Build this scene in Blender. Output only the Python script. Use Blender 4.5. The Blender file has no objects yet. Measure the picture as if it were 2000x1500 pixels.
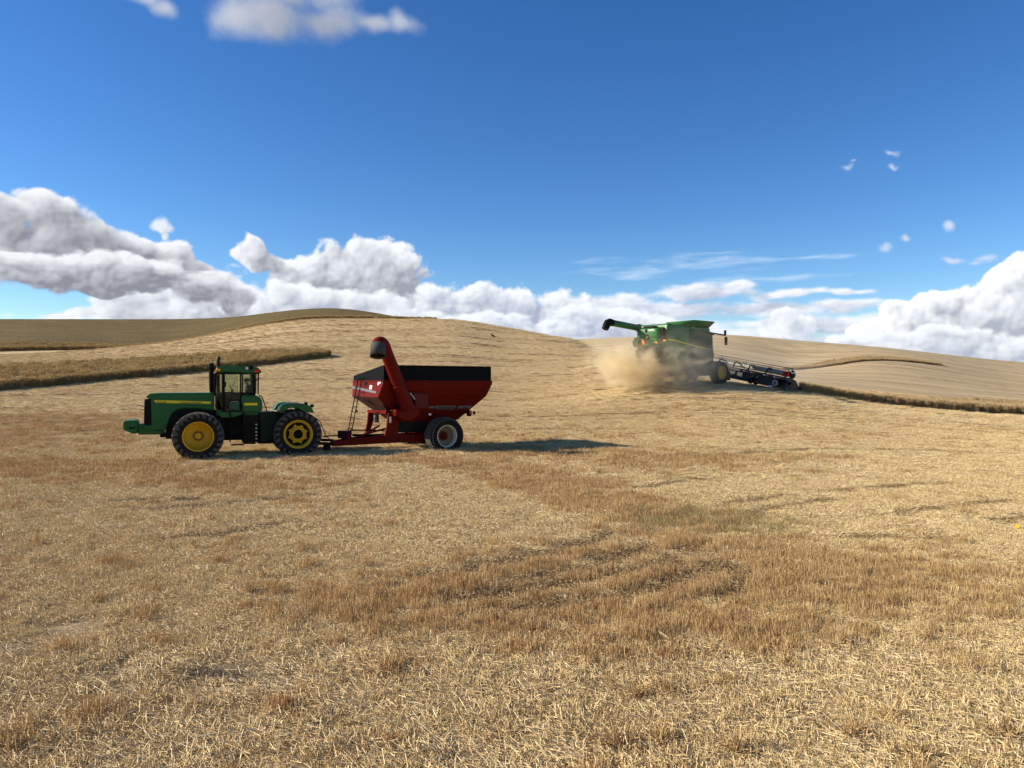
import bpy, bmesh, math, random
import numpy as np
from mathutils import Vector, Matrix, Euler
R = math.radians
rng = np.random.default_rng(7)
SC = bpy.context.scene
COL = SC.collection
SC.view_settings.view_transform = 'Standard'
SC.view_settings.look = 'None'
SC.view_settings.exposure = 0.62
SC.cycles.use_denoising = True
SC.cycles.max_bounces = 10
SC.cycles.diffuse_bounces = 3
SC.cycles.glossy_bounces = 3
SC.cycles.transmission_bounces = 4
SC.cycles.transparent_max_bounces = 12
SC.cycles.volume_bounces = 6
SC.cycles.volume_step_rate = 1.0
SC.cycles.caustics_reflective = False
SC.cycles.caustics_refractive = False

# ------------------------------------------------------------------ camera
F = 1500.0                                  # focal length in units of a 2000 wide frame
cam = bpy.data.cameras.new('camera')
cam.sensor_width = 36.0
cam.lens = 36.0 * F / 2000.0
cam.clip_start = 0.1
cam.clip_end = 20000
camo = bpy.data.objects.new('camera', cam)
camo.rotation_euler = (R(90), 0, 0)
COL.objects.link(camo)
SC.camera = camo

# ------------------------------------------------------------------ node helpers
class NT:
    def __init__(s, tree):
        s.t = tree
    def n(s, typ, **kw):
        nd = s.t.nodes.new(typ)
        for k, v in kw.items():
            setattr(nd, k, v)
        return nd
    def put(s, sock, v):
        if v is None:
            return
        if isinstance(v, bpy.types.NodeSocket):
            s.t.links.new(v, sock)
        else:
            sock.default_value = v
    def math(s, op, a, b=None, c=None, clamp=False):
        nd = s.n('ShaderNodeMath', operation=op, use_clamp=clamp)
        for i, v in enumerate((a, b, c)):
            s.put(nd.inputs[i], v)
        return nd.outputs[0]
    def vec(s, op, a, b=None, c=None):
        nd = s.n('ShaderNodeVectorMath', operation=op)
        for i, v in enumerate((a, b, c)):
            if v is not None:
                if op == 'SCALE' and i == 1:
                    s.put(nd.inputs['Scale'], v)
                else:
                    s.put(nd.inputs[i], v)
        return nd.outputs['Value'] if op in ('LENGTH', 'DOT_PRODUCT', 'DISTANCE') else nd.outputs[0]
    def xyz(s, x=0.0, y=0.0, z=0.0):
        nd = s.n('ShaderNodeCombineXYZ')
        for i, v in enumerate((x, y, z)):
            s.put(nd.inputs[i], v)
        return nd.outputs[0]
    def sep(s, v):
        nd = s.n('ShaderNodeSeparateXYZ')
        s.put(nd.inputs[0], v)
        return nd.outputs
    def noise(s, vec, scale, detail=4.0, rough=0.55, dist=0.0, lac=2.0, color=False):
        nd = s.n('ShaderNodeTexNoise')
        s.put(nd.inputs['Vector'], vec)
        s.put(nd.inputs['Scale'], scale)
        nd.inputs['Detail'].default_value = detail
        nd.inputs['Roughness'].default_value = rough
        nd.inputs['Lacunarity'].default_value = lac
        nd.inputs['Distortion'].default_value = dist
        return nd.outputs['Color'] if color else nd.outputs['Fac']
    def vor(s, vec, scale, feature='F1', rand=1.0, out='Distance'):
        nd = s.n('ShaderNodeTexVoronoi', feature=feature)
        s.put(nd.inputs['Vector'], vec)
        s.put(nd.inputs['Scale'], scale)
        s.put(nd.inputs['Randomness'], rand)
        return nd.outputs[out]
    def mix(s, f, a, b, blend='MIX'):
        nd = s.n('ShaderNodeMix', data_type='RGBA', blend_type=blend)
        s.put(nd.inputs[0], f)
        s.put(nd.inputs[6], a if isinstance(a, bpy.types.NodeSocket) else (*a, 1.0))
        s.put(nd.inputs[7], b if isinstance(b, bpy.types.NodeSocket) else (*b, 1.0))
        return nd.outputs[2]
    def ramp(s, f, pts, interp='LINEAR'):
        nd = s.n('ShaderNodeValToRGB')
        nd.color_ramp.interpolation = interp
        els = nd.color_ramp.elements
        while len(els) < len(pts):
            els.new(0.5)
        for e, (p, c) in zip(els, pts):
            e.position = p
            e.color = (*c, 1.0) if len(c) == 3 else c
        s.put(nd.inputs[0], f)
        return nd.outputs[0]
    def rng(s, v, a, b, c=0.0, d=1.0, smooth=False):
        nd = s.n('ShaderNodeMapRange', interpolation_type='SMOOTHSTEP' if smooth else 'LINEAR')
        for i, q in enumerate((v, a, b, c, d)):
            s.put(nd.inputs[i], q)
        return nd.outputs[0]

def srgb(r, g, b):
    f = lambda c: c / 12.92 if c <= 0.04045 else ((c + 0.055) / 1.055) ** 2.4
    return (f(r / 255), f(g / 255), f(b / 255))

# ------------------------------------------------------------------ sun and sky
SUN_EL, SUN_AZ = R(28.0), R(-90.0)           # sun due left of the view, 28 degrees up
sd = bpy.data.lights.new('sun', 'SUN')
sd.energy = 5.0
sd.angle = R(0.55)
sd.color = (1.0, 0.915, 0.765)
so = bpy.data.objects.new('sun', sd)
d = Vector((math.sin(SUN_AZ) * math.cos(SUN_EL), math.cos(SUN_AZ) * math.cos(SUN_EL), math.sin(SUN_EL)))
so.rotation_euler = d.to_track_quat('Z', 'Y').to_euler()
so.location = (-200, 0, 120)
COL.objects.link(so)

# ------------------------------------------------------------------ clouds: a noise field over the sky dome (azimuth, elevation), lit from the sun's side
AZ0, AZ1, EL0, EL1 = -0.82, 0.82, -0.03, 0.53
CW, CH = 2048, 704

def perlin(x, y, seed):
    r = np.random.default_rng(seed)
    perm = r.permutation(512).astype(np.int32)
    ang = r.random(512) * 2 * np.pi
    gx, gy = np.cos(ang).astype(np.float32), np.sin(ang).astype(np.float32)
    xi, yi = np.floor(x).astype(np.int32), np.floor(y).astype(np.int32)
    xf, yf = (x - xi).astype(np.float32), (y - yi).astype(np.float32)
    u, v = xf * xf * xf * (xf * (xf * 6 - 15) + 10), yf * yf * yf * (yf * (yf * 6 - 15) + 10)
    def g(i, j):
        h = perm[(perm[(xi + i) & 511] + yi + j) & 511]
        return gx[h] * (xf - i) + gy[h] * (yf - j)
    a = g(0, 0) * (1 - u) + g(1, 0) * u
    b = g(0, 1) * (1 - u) + g(1, 1) * u
    return (a * (1 - v) + b * v) * 1.5

def fbm(x, y, octs, seed, rough=0.5):
    o, amp, tot, fr = 0, 1.0, 0, 1.0
    for k in range(octs):
        o = o + amp * perlin(x * fr, y * fr, seed + k)
        tot += amp
        amp *= rough
        fr *= 2.03
    return o / tot

def billow(x, y, octs, seed, rough=0.5):
    o, amp, tot, fr = 0, 1.0, 0, 1.0
    for k in range(octs):
        o = o + amp * (1 - 2.2 * np.abs(perlin(x * fr, y * fr, seed + k)))
        tot += amp
        amp *= rough
        fr *= 2.1
    return o / tot

def worley(x, y, seed):
    r = np.random.default_rng(seed)
    perm = r.permutation(512).astype(np.int32)
    jx, jy = r.random(512).astype(np.float32), r.random(512).astype(np.float32)
    xi, yi = np.floor(x).astype(np.int32), np.floor(y).astype(np.int32)
    xf, yf = (x - xi).astype(np.float32), (y - yi).astype(np.float32)
    best = np.full(x.shape, 9.0, np.float32)
    for i in (-1, 0, 1):
        for j in (-1, 0, 1):
            h = perm[(perm[(xi + i) & 511] + yi + j) & 511]
            best = np.minimum(best, (i + jx[h] - xf) ** 2 + (j + jy[h] - yf) ** 2)
    return np.sqrt(best)

def puffs(x, y, octs, seed):
    """cauliflower lumps: 1 at a lump's middle, low in the creases"""
    o, amp, tot, fr = 0, 1.0, 0, 1.0
    for k in range(octs):
        w = worley(x * fr + 3.1 * k, y * fr, seed + k)
        o = o + amp * (1 - np.minimum(w, 1.0) ** 2 * 1.3)
        tot += amp
        amp *= 0.52
        fr *= 2.15
    return o / tot

def shift(a, dx, dy):
    """value of a at (x+dx, y+dy), in pixels, edge clamped"""
    h, w = a.shape
    ix, iy = int(round(dx)), int(round(dy))
    ys = np.clip(np.arange(h) + iy, 0, h - 1)
    xs = np.clip(np.arange(w) + ix, 0, w - 1)
    return a[np.ix_(ys, xs)]

def blur(a, r):
    for ax in (0, 1):
        for _ in range(2):
            k = int(r)
            p = np.pad(a, [(k + 1, k) if i == ax else (0, 0) for i in (0, 1)], mode='edge')
            c = np.cumsum(p, axis=ax, dtype=np.float64)
            n = a.shape[ax]
            sl = lambda s, e: tuple(slice(s, e) if i == ax else slice(None) for i in (0, 1))
            a = ((c[sl(2 * k + 1, 2 * k + 1 + n)] - c[sl(0, n)]) / (2 * k + 1)).astype(np.float32)
    return a

def sstep(v, a, b):
    t = np.clip((v - a) / (b - a), 0, 1)
    return t * t * (3 - 2 * t)

def azel(px, py):
    x, z = (px - 1000.0) / F, (750.0 - py) / F
    return math.atan2(x, 1.0), math.atan2(z, math.hypot(x, 1.0))

def cloud_layer(rgba, blobs, seed, amp=0.5, pamp=0.5, sc=14.0, psc=24.0, stretch=1.0, warp=0.02, soft=0.25, op=1.0, dens=1.0,
                white=(0.92, 0.94, 0.97), grey=(0.40, 0.42, 0.48), amb=0.0, absorb=0.05, relief=1.0, rise=0.0, sharp=0.0, puffocts=5):
    bx = [azel(px + k * rx * 1.45, py)[0] for px, py, rx, ry in blobs for k in (-1, 1)]
    by = [azel(px, py + k * ry * 1.6)[1] for px, py, rx, ry in blobs for k in (-1, 1)]
    tox, toy = lambda a: int((a - AZ0) / (AZ1 - AZ0) * (CW - 1)), lambda e: int((e - EL0) / (EL1 - EL0) * (CH - 1))
    i0, i1 = max(0, tox(min(bx)) - 60), min(CW, tox(max(bx)) + 60)
    j0, j1 = max(0, toy(min(by)) - 60), min(CH, toy(max(by)) + 60)
    rgba = rgba[j0:j1, i0:i1]
    gx, gy = np.meshgrid(np.linspace(AZ0, AZ1, CW, dtype=np.float32)[i0:i1], np.linspace(EL0, EL1, CH, dtype=np.float32)[j0:j1])
    sy = stretch
    wx = fbm(gx * sc, gy * sc * sy, 3, seed + 50) * warp
    wy = fbm(gx * sc, gy * sc * sy, 3, seed + 60) * warp / sy
    x, y = gx + wx, gy + wy
    acc = None
    for (px, py, rx, ry) in blobs:
        a, e = azel(px, py)
        a1, _ = azel(px + rx, py)
        _, e1 = azel(px, py - ry)
        l = np.sqrt(((x - a) / abs(a1 - a)) ** 2 + ((y - e) / abs(e1 - e)) ** 2)
        if acc is None:
            acc = l
        else:
            k = 0.25
            h = np.clip(0.5 + 0.5 * (acc - l) / k, 0, 1)
            acc = acc * (1 - h) + l * h - k * h * (1 - h)
    base = np.clip(1 - acc, -2, 0.8)
    n = fbm(gx * sc + seed, gy * sc * sy, 7, seed, 0.55)
    p = puffs(x * psc + seed, y * psc * sy, puffocts, seed + 20) - 0.45
    f = base + amp * n + pamp * p
    rho = np.clip(f, 0, 1.2).astype(np.float32)
    alpha = sstep(f, 0, soft) * op
    # light from the left and above: optical depth marched towards the sun, at growing steps
    tau = np.zeros_like(rho)
    dst, prev = 2.0, 0.0
    for _ in range(16):
        tau += shift(rho, -dst * 0.80, dst * 0.60) * (dst - prev)
        prev = dst
        dst *= 1.30
    tau *= absorb
    lit = 0.60 * np.exp(-tau) + 0.40 * np.exp(-0.25 * tau)
    q = blur(p.astype(np.float32), 1) * pamp + 0.5 * amp * n.astype(np.float32)
    rel = (q - shift(q, -5, 4)) * relief + (q - shift(q, -14, 11)) * relief * 0.7 + (q - shift(q, -30, 22)) * relief * 0.35
    v = np.clip(amb + lit * 1.22 - 0.10 + rel * 1.25 + rise * (base - 0.2), 0, 1.1)
    v = v * (0.80 + 0.20 * np.exp(-2.2 * rho)) ** dens
    v = np.clip(v, 0, 1)[..., None]
    c = np.array(grey, np.float32) * (1 - v) + np.array(white, np.float32) * v
    a = alpha[..., None].astype(np.float32)
    rgba[..., :3] = c * a + rgba[..., :3] * (1 - a)
    rgba[..., 3:] = a + rgba[..., 3:] * (1 - a)

CL_LEFT_BACK = [(-40, 410, 80, 45), (0, 420, 80, 50), (110, 440, 105, 46), (200, 470, 100, 46), (270, 500, 90, 46), (20, 480, 130, 48), (120, 490, 160, 40), (340, 520, 60, 50), (380, 560, 70, 44)]
CL_LEFT_MID = [(0, 525, 120, 30), (120, 535, 130, 30), (230, 530, 120, 34), (330, 548, 90, 34), (140, 548, 170, 22), (400, 560, 40, 34), (440, 545, 42, 38), (465, 570, 40, 44), (200, 566, 60, 14)]
CL_LEFT_LOW = [(180, 608, 70, 20), (120, 620, 44, 9), (260, 592, 90, 26), (350, 590, 110, 30), (440, 600, 90, 34), (520, 610, 90, 24), (300, 615, 200, 20)]
CL_STRAY = [(303, 436, 22, 11), (316, 444, 16, 10), (319, 460, 8, 14)]
CL_MID = [(650, 525, 100, 44), (695, 505, 76, 40), (745, 545, 72, 38), (640, 560, 110, 34), (500, 492, 34, 22), (540, 512, 50, 26), (580, 530, 60, 30), (785, 550, 36, 16), (690, 560, 100, 30)]
CL_MID_LOW = [(560, 575, 40, 26), (620, 590, 90, 24), (720, 595, 90, 20), (540, 605, 120, 22), (680, 610, 160, 22)]
CL_BANK = [(850, 590, 60, 34), (925, 594, 72, 34), (1000, 598, 70, 34), (800, 598, 50, 34), (1090, 610, 80, 34), (940, 620, 160, 30)]
CL_BANK_LOW = [(900, 640, 60, 26), (1000, 640, 90, 26), (1080, 650, 130, 30), (1180, 630, 60, 40), (1240, 650, 100, 36), (820, 625, 60, 22), (1130, 625, 50, 26)]
CL_STREAK = [(1170, 590, 140, 20), (1370, 574, 150, 16), (1430, 562, 50, 12), (1550, 574, 120, 12), (1640, 570, 60, 8), (1300, 606, 200, 20), (1500, 606, 200, 18), (1640, 600, 90, 14)]
CL_STREAK_LOW = [(1290, 640, 200, 22), (1480, 632, 160, 20), (1620, 636, 130, 26), (1350, 668, 380, 26), (1640, 676, 210, 30), (1500, 610, 120, 10)]
CL_LONE = [(1535, 622, 34, 18), (1550, 640, 46, 22), (1510, 640, 30, 18)]
CL_RIGHT = [(2020, 562, 56, 62), (1960, 580, 55, 48), (1880, 604, 60, 40), (1830, 596, 40, 28), (1760, 632, 50, 36), (1700, 652, 40, 24), (1920, 640, 200, 48), (2060, 620, 160, 90), (2060, 540, 50, 40), (1800, 670, 160, 30)]
CL_RIGHT_LOW = [(1690, 672, 70, 26), (1780, 676, 90, 30), (1880, 680, 100, 32), (1980, 690, 110, 36), (1840, 655, 50, 24), (2080, 690, 100, 50)]
CL_TOP = [(270, 0, 60, 20), (320, 28, 38, 32), (296, 12, 40, 24), (470, 34, 76, 58), (540, 36, 120, 56), (650, 44, 100, 48), (730, 44, 80, 26), (795, 38, 52, 36), (560, -20, 160, 50), (200, -30, 90, 30)]
CL_PUFF = [(1657, 322, 17, 9), (1670, 312, 16, 7), (1742, 300, 18, 8), (1740, 328, 12, 7), (1850, 444, 15, 12), (1770, 465, 16, 8), (1728, 482, 15, 13), (1872, 508, 22, 9), (1925, 508, 34, 10), (1905, 517, 24, 7)]
CL_CIRRUS = [(1300, 520, 190, 20), (1420, 510, 150, 14), (1240, 535, 150, 12), (1480, 545, 150, 8), (1560, 505, 150, 5), (1380, 496, 90, 6)]

CL_FILL = [(300, 640, 260, 26), (600, 640, 260, 30), (900, 650, 260, 40), (1250, 680, 300, 50), (1550, 690, 300, 40), (1850, 710, 300, 36), (2150, 720, 300, 40), (760, 600, 60, 26)]

def make_clouds():
    r = np.zeros((CH, CW, 4), np.float32)
    L = lambda *a, **k: cloud_layer(r, *a, **k)
    L(CL_CIRRUS, 11, amp=1.4, pamp=0.15, sc=16, psc=20, stretch=6, warp=0.016, soft=1.9, op=0.62, white=(0.72, 0.84, 0.96), grey=(0.55, 0.72, 0.93), amb=0.3, absorb=0.01, relief=0.1)
    L(CL_FILL, 17, amp=0.9, pamp=0.5, sc=12, psc=30, stretch=2.0, warp=0.02, soft=0.6, white=(0.82, 0.86, 0.93), grey=(0.44, 0.51, 0.64), amb=0.1, absorb=0.03, relief=0.8)
    g1, w1 = (0.38, 0.44, 0.58), (0.86, 0.89, 0.94)
    L(CL_STREAK, 23, amp=0.95, pamp=0.45, sc=12, psc=26, stretch=2.4, warp=0.02, soft=0.7, white=w1, grey=g1, amb=0.02, absorb=0.05, relief=0.8)
    L(CL_STREAK_LOW, 29, amp=0.95, pamp=0.45, sc=12, psc=26, stretch=2.6, warp=0.02, soft=0.8, white=w1, grey=g1, amb=0.0, absorb=0.045, relief=0.8)
    L(CL_BANK, 37, amp=0.75, pamp=0.6, sc=15, psc=34, stretch=1.2, warp=0.016, soft=0.31, white=(0.86, 0.89, 0.94), grey=(0.38, 0.43, 0.54), amb=0.06, absorb=0.06, relief=0.9)
    L(CL_BANK_LOW, 31, amp=0.85, pamp=0.6, sc=15, psc=34, stretch=1.5, warp=0.016, soft=0.31, white=(0.84, 0.88, 0.94), grey=(0.40, 0.46, 0.58), amb=0.02, absorb=0.05, relief=0.9)
    L(CL_LONE, 33, amp=0.6, pamp=0.6, sc=18, psc=40, warp=0.010, soft=0.31, white=(0.86, 0.89, 0.93), grey=(0.44, 0.50, 0.62), amb=0.1, absorb=0.05, relief=0.9)
    gl = (0.25, 0.255, 0.305)
    L(CL_MID, 59, amp=0.75, pamp=0.65, sc=14, psc=30, stretch=1.1, warp=0.022, soft=0.28, white=(0.86, 0.89, 0.93), grey=(0.32, 0.335, 0.40), amb=0.0, absorb=0.050, relief=0.9, dens=1.1)
    L(CL_LEFT_BACK, 41, amp=0.75, pamp=0.55, sc=12, psc=27, stretch=1.2, warp=0.024, soft=0.28, white=(0.86, 0.88, 0.92), grey=gl, amb=-0.04, absorb=0.060, relief=0.7, dens=1.3)
    L(CL_LEFT_LOW, 47, amp=0.85, pamp=0.6, sc=13, psc=30, stretch=1.4, warp=0.02, soft=0.31, white=(0.84, 0.87, 0.92), grey=(0.40, 0.42, 0.50), amb=0.0, absorb=0.050, relief=0.8)
    L(CL_MID_LOW, 61, amp=0.85, pamp=0.6, sc=14, psc=32, stretch=1.3, warp=0.018, soft=0.31, white=(0.86, 0.89, 0.93), grey=(0.42, 0.45, 0.54), amb=0.02, absorb=0.050, relief=0.8)
    L(CL_LEFT_MID, 44, amp=0.90, pamp=0.55, sc=13, psc=28, stretch=1.5, warp=0.024, soft=0.34, white=(0.84, 0.86, 0.90), grey=gl, amb=-0.02, absorb=0.055, relief=0.85, dens=1.1)
    L(CL_STRAY, 83, amp=0.8, pamp=0.5, sc=24, psc=40, warp=0.010, soft=0.8, op=0.95, white=(0.80, 0.83, 0.88), grey=(0.40, 0.45, 0.56), amb=0.2, absorb=0.05, relief=0.6)
    L(CL_RIGHT, 73, amp=0.6, pamp=0.75, sc=14, psc=34, stretch=1.0, warp=0.016, soft=0.20, white=(0.93, 0.95, 0.97), grey=(0.40, 0.43, 0.51), amb=0.10, absorb=0.036, relief=1.0)
    L(CL_RIGHT_LOW, 79, amp=0.8, pamp=0.7, sc=14, psc=34, stretch=1.3, warp=0.018, soft=0.31, white=(0.86, 0.89, 0.93), grey=(0.42, 0.46, 0.56), amb=0.05, absorb=0.05, relief=0.9)
    L(CL_TOP, 88, amp=0.7, pamp=0.18, sc=11, psc=15, warp=0.016, soft=1.0, white=(0.60, 0.64, 0.72), grey=(0.19, 0.23, 0.32), amb=-0.02, absorb=0.020, relief=0.2, puffocts=3)
    L(CL_PUFF, 97, amp=1.1, pamp=0.4, sc=30, psc=44, warp=0.010, soft=1.2, op=0.75, white=(0.70, 0.75, 0.84), grey=(0.35, 0.44, 0.64), amb=0.1, absorb=0.04, relief=0.4)
    return np.clip(r, 0, 1)
world = bpy.data.worlds.new('World')
SC.world = world
world.use_nodes = True
wt = world.node_tree
wt.nodes.clear()
W = NT(wt)
sky = W.n('ShaderNodeTexSky', sky_type='NISHITA')
sky.sun_disc = False
sky.sun_elevation = SUN_EL
sky.sun_rotation = SUN_AZ
sky.altitude = 600.0
sky.air_density = 1.0
sky.dust_density = 0.1
sky.ozone_density = 3.5
dirv = W.n('ShaderNodeTexCoord').outputs['Generated']
dx, dy, dz = W.sep(dirv)
az = W.math('ARCTAN2', dx, dy)
el = W.math('ARCSINE', dz)
img = bpy.data.images.new('clouds', CW, CH, alpha=True, float_buffer=True)
img.colorspace_settings.name = 'Linear Rec.709'
img.alpha_mode = 'STRAIGHT'
img.pixels.foreach_set(make_clouds().astype(np.float32).ravel())
img.update()
azm = W.math('PINGPONG', W.math('ADD', az, -AZ0 + 4 * (AZ1 - AZ0)), AZ1 - AZ0)     # cloud mirrored round the unseen horizon, added to whiten the fill light
uv = W.xyz(W.rng(azm, 0.0, AZ1 - AZ0, 0.0, 1.0), W.rng(el, EL0, EL1, 0.0, 1.0), 0.0)
for nd in wt.nodes:
    if nd.type == 'MAP_RANGE':
        nd.clamp = False
cl = W.n('ShaderNodeTexImage', extension='CLIP', interpolation='Cubic')
cl.image = img
wt.links.new(uv, cl.inputs['Vector'])
SKYK = 0.10
hsv = W.n('ShaderNodeHueSaturation')
hsv.inputs['Saturation'].default_value = 1.22
hsv.inputs['Hue'].default_value = 0.505
hsv.inputs['Value'].default_value = 1.0
wt.links.new(sky.outputs[0], hsv.inputs['Color'])
gm_ = W.n('ShaderNodeGamma')
gm_.inputs['Gamma'].default_value = 1.14
W.put(gm_.inputs['Color'], W.vec('SCALE', hsv.outputs[0], SKYK))
col = W.vec('SCALE', gm_.outputs[0], 1.08)
cs = W.vec('SCALE', cl.outputs['Color'], 0.745)
thin = W.rng(dy, 0.35, 0.75, 0.45, 1.0)             # unseen cloud thinned to lower the fill light
thin.node.clamp = True
col = W.mix(W.math('MULTIPLY', cl.outputs['Alpha'], thin), col, cs)
bg = W.n('ShaderNodeBackground')
wt.links.new(col, bg.inputs[0])
bg.inputs[1].default_value = 1.0
wo = W.n('ShaderNodeOutputWorld')
wt.links.new(bg.outputs[0], wo.inputs[0])
# ------------------------------------------------------------------ mesh helpers
def link(o, parent=None):
    COL.objects.link(o)
    if parent is not None:
        o.parent = parent
    return o

def raw_mesh(name, V, faces, smooth=False):
    """V (n,3) array, faces (m,k) int array (k = 3 or 4)"""
    V = np.asarray(V, np.float32)
    faces = np.asarray(faces, np.int32)
    me = bpy.data.meshes.new(name)
    me.vertices.add(len(V))
    me.vertices.foreach_set('co', V.ravel())
    k = faces.shape[1]
    me.loops.add(faces.size)
    me.loops.foreach_set('vertex_index', faces.ravel())
    me.polygons.add(len(faces))
    me.polygons.foreach_set('loop_start', np.arange(0, faces.size, k, dtype=np.int32))
    me.polygons.foreach_set('loop_total', np.full(len(faces), k, np.int32))
    me.polygons.foreach_set('use_smooth', np.full(len(faces), smooth))
    me.update()
    me.validate()
    return me

def set_attr(me, name, vals, typ='FLOAT', dom='POINT'):
    a = me.attributes.new(name, typ, dom)
    key = {'FLOAT': 'value', 'FLOAT_VECTOR': 'vector', 'FLOAT_COLOR': 'color', 'INT': 'value'}[typ]
    a.data.foreach_set(key, np.asarray(vals, np.int32 if typ == 'INT' else np.float32).ravel())

def grid_faces(nr, nc, wrap=False):
    i, j = np.meshgrid(np.arange(nr - 1), np.arange(nc if wrap else nc - 1), indexing='ij')
    a = i * nc + j
    b = i * nc + (j + 1) % nc
    return np.stack([a, b, b + nc, a + nc], -1).reshape(-1, 4)

def pchip(xk, yk, x):
    xk, yk = np.asarray(xk, float), np.asarray(yk, float)
    h = np.diff(xk)
    d = np.diff(yk) / h
    m = np.zeros_like(yk)
    m[0], m[-1] = d[0], d[-1]
    for i in range(1, len(xk) - 1):
        if d[i - 1] * d[i] > 0:
            w1, w2 = 2 * h[i] + h[i - 1], h[i] + 2 * h[i - 1]
            m[i] = (w1 + w2) / (w1 / d[i - 1] + w2 / d[i])
    x = np.clip(x, xk[0], xk[-1])
    i = np.clip(np.searchsorted(xk, x) - 1, 0, len(xk) - 2)
    t = (x - xk[i]) / h[i]
    return (yk[i] * (2 * t**3 - 3 * t**2 + 1) + h[i] * m[i] * (t**3 - 2 * t**2 + t)
            + yk[i + 1] * (-2 * t**3 + 3 * t**2) + h[i] * m[i + 1] * (t**3 - t**2))

# ------------------------------------------------------------------ the lie of the land
# bearings (as slope x/y * 1500 + 1000) and, along each, ground heights at metres ahead of the viewer
def pz(*pts):
    return [(d, (750.0 - py) / F * d) for d, py in pts]
NEAR = [(-60, -3.1), (0, -3.05), (12, -3.02), (24, -3.0)]
LAND = {
    -900: NEAR + pz((30, 896), (45, 842), (60, 785), (85, 735), (120, 710)) + [(150, 4.0), (170, 5.5), (260, 17.5), (340, 16), (600, -5), (3000, -120)],
    0: NEAR + pz((30, 898), (45, 838), (65, 763), (90, 722), (120, 703), (150, 693), (165, 686), (260, 630)) + [(340, 20.5), (600, 0), (3000, -120)],
    300: NEAR + pz((30, 897), (45, 833), (60, 778), (78, 735), (100, 708), (125, 688), (150, 673)) + [(165, 7.6), (175, 8.2), (260, 20.9), (340, 21), (600, 0), (3000, -120)],
    640: NEAR + pz((30, 894), (45, 836), (60, 786), (80, 733), (95, 698), (125, 650), (150, 623)) + [(165, 13.5), (180, 15.0), (230, 21.6), (300, 21), (600, 0), (3000, -120)],
    860: NEAR + pz((30, 893), (40, 848), (60, 777), (80, 730), (100, 690), (125, 648), (150, 624)) + [(165, 12.9), (200, 15.2), (250, 16), (320, 14), (600, 0), (3000, -120)],
    1000: NEAR + pz((30, 893), (40, 848), (60, 785), (80, 740), (100, 700), (125, 662), (145, 643)) + [(165, 10.0), (200, 9), (260, 11.5), (320, 11), (600, 0), (3000, -120)],
    1110: NEAR + pz((30, 892), (40, 848), (52, 805), (60, 775), (80, 736), (100, 701), (120, 674), (135, 662)) + [(155, 7.4), (190, 7.2), (262, 14.9), (320, 14), (600, 0), (3000, -120)],
    1200: NEAR + pz((29, 892), (34, 874), (45, 830), (52, 796), (60, 760), (75, 728), (90, 706), (102, 696), (115, 688)) + [(135, 4.2), (160, 4.2), (262, 15.4), (320, 15), (600, 0), (3000, -120)],
    1300: NEAR + pz((30, 891), (45, 829), (52, 789), (57, 762), (62, 746), (70, 734), (82, 722), (92, 715)) + [(112, 2.0), (140, 2.6), (265, 16.2), (320, 16), (600, 0), (3000, -120)],
    1400: NEAR + pz((30, 893), (40, 844), (50, 795), (57, 764), (62, 750), (68, 745)) + [(78, 0.1), (100, 0.6), (130, 2.4), (265, 16.4), (320, 16.2), (600, 0), (3000, -120)],
    1560: NEAR + pz((30, 894), (40, 844), (50, 802), (58, 772), (64, 765)) + [(76, -0.85), (90, -0.3), (120, 1.15), (150, 2.9), (265, 14.6), (320, 14.5), (600, 0), (3000, -120)],
    1700: NEAR + pz((30, 896), (45, 834), (58, 797), (66, 787)) + [(78, -1.75), (90, -1.1), (120, 0.6), (150, 3.8), (165, 5.3), (260, 12.4), (320, 12.6), (600, -2), (3000, -120)],
    2000: NEAR + pz((30, 901), (48, 848), (60, 821), (68, 811)) + [(80, -2.9), (95, -2.5), (130, -0.9), (200, 4.2), (260, 7.3), (320, 7.6), (600, -4), (3000, -120)],
    2900: NEAR + [(30, -3.1), (68, -4.2), (100, -4.4), (200, -2), (300, -1), (600, -8), (3000, -120)],
}
DG = np.concatenate([np.linspace(-60, 24, 12)[:-1], np.linspace(24, 340, 317), np.geomspace(345, 3000, 60)])
PXK = sorted(LAND)
TAB = np.array([pchip([a for a, _ in LAND[k]], [b for _, b in LAND[k]], DG) for k in PXK])
PXF = np.linspace(PXK[0], PXK[-1], 381)
TABF = np.array([pchip(PXK, TAB[:, i], PXF) for i in range(len(DG))])       # (depth, bearing)

def bearing(x, y):
    yy = np.maximum(y, 14.0)
    return np.clip(1000 + F * x / yy, PXF[0], PXF[-1])

def land(x, y):
    x, y = np.asarray(x, float), np.asarray(y, float)
    u = (bearing(x, y) - PXF[0]) / (PXF[1] - PXF[0])
    i = np.clip(u.astype(int), 0, len(PXF) - 2)
    fu = u - i
    yc = np.clip(y, DG[0], DG[-1])
    j = np.clip(np.searchsorted(DG, yc) - 1, 0, len(DG) - 2)
    fj = (yc - DG[j]) / (DG[j + 1] - DG[j])
    z = (TABF[j, i] * (1 - fu) + TABF[j, i + 1] * fu) * (1 - fj) + (TABF[j + 1, i] * (1 - fu) + TABF[j + 1, i + 1] * fu) * fj
    return z

def land1(x, y):
    return float(land(np.array([x]), np.array([y]))[0])

def ground_at(px, py, d0=4.0, d1=200.0):
    """the spot on the land that a bearing and a dip meet (python-side measuring, gives x, y, z in metres)"""
    for d in np.linspace(d0, d1, 4000):
        x = (px - 1000) / F * d
        if (750 - py) / F * d <= land1(x, d):
            return np.array([x, d, land1(x, d)])
    return None

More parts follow.
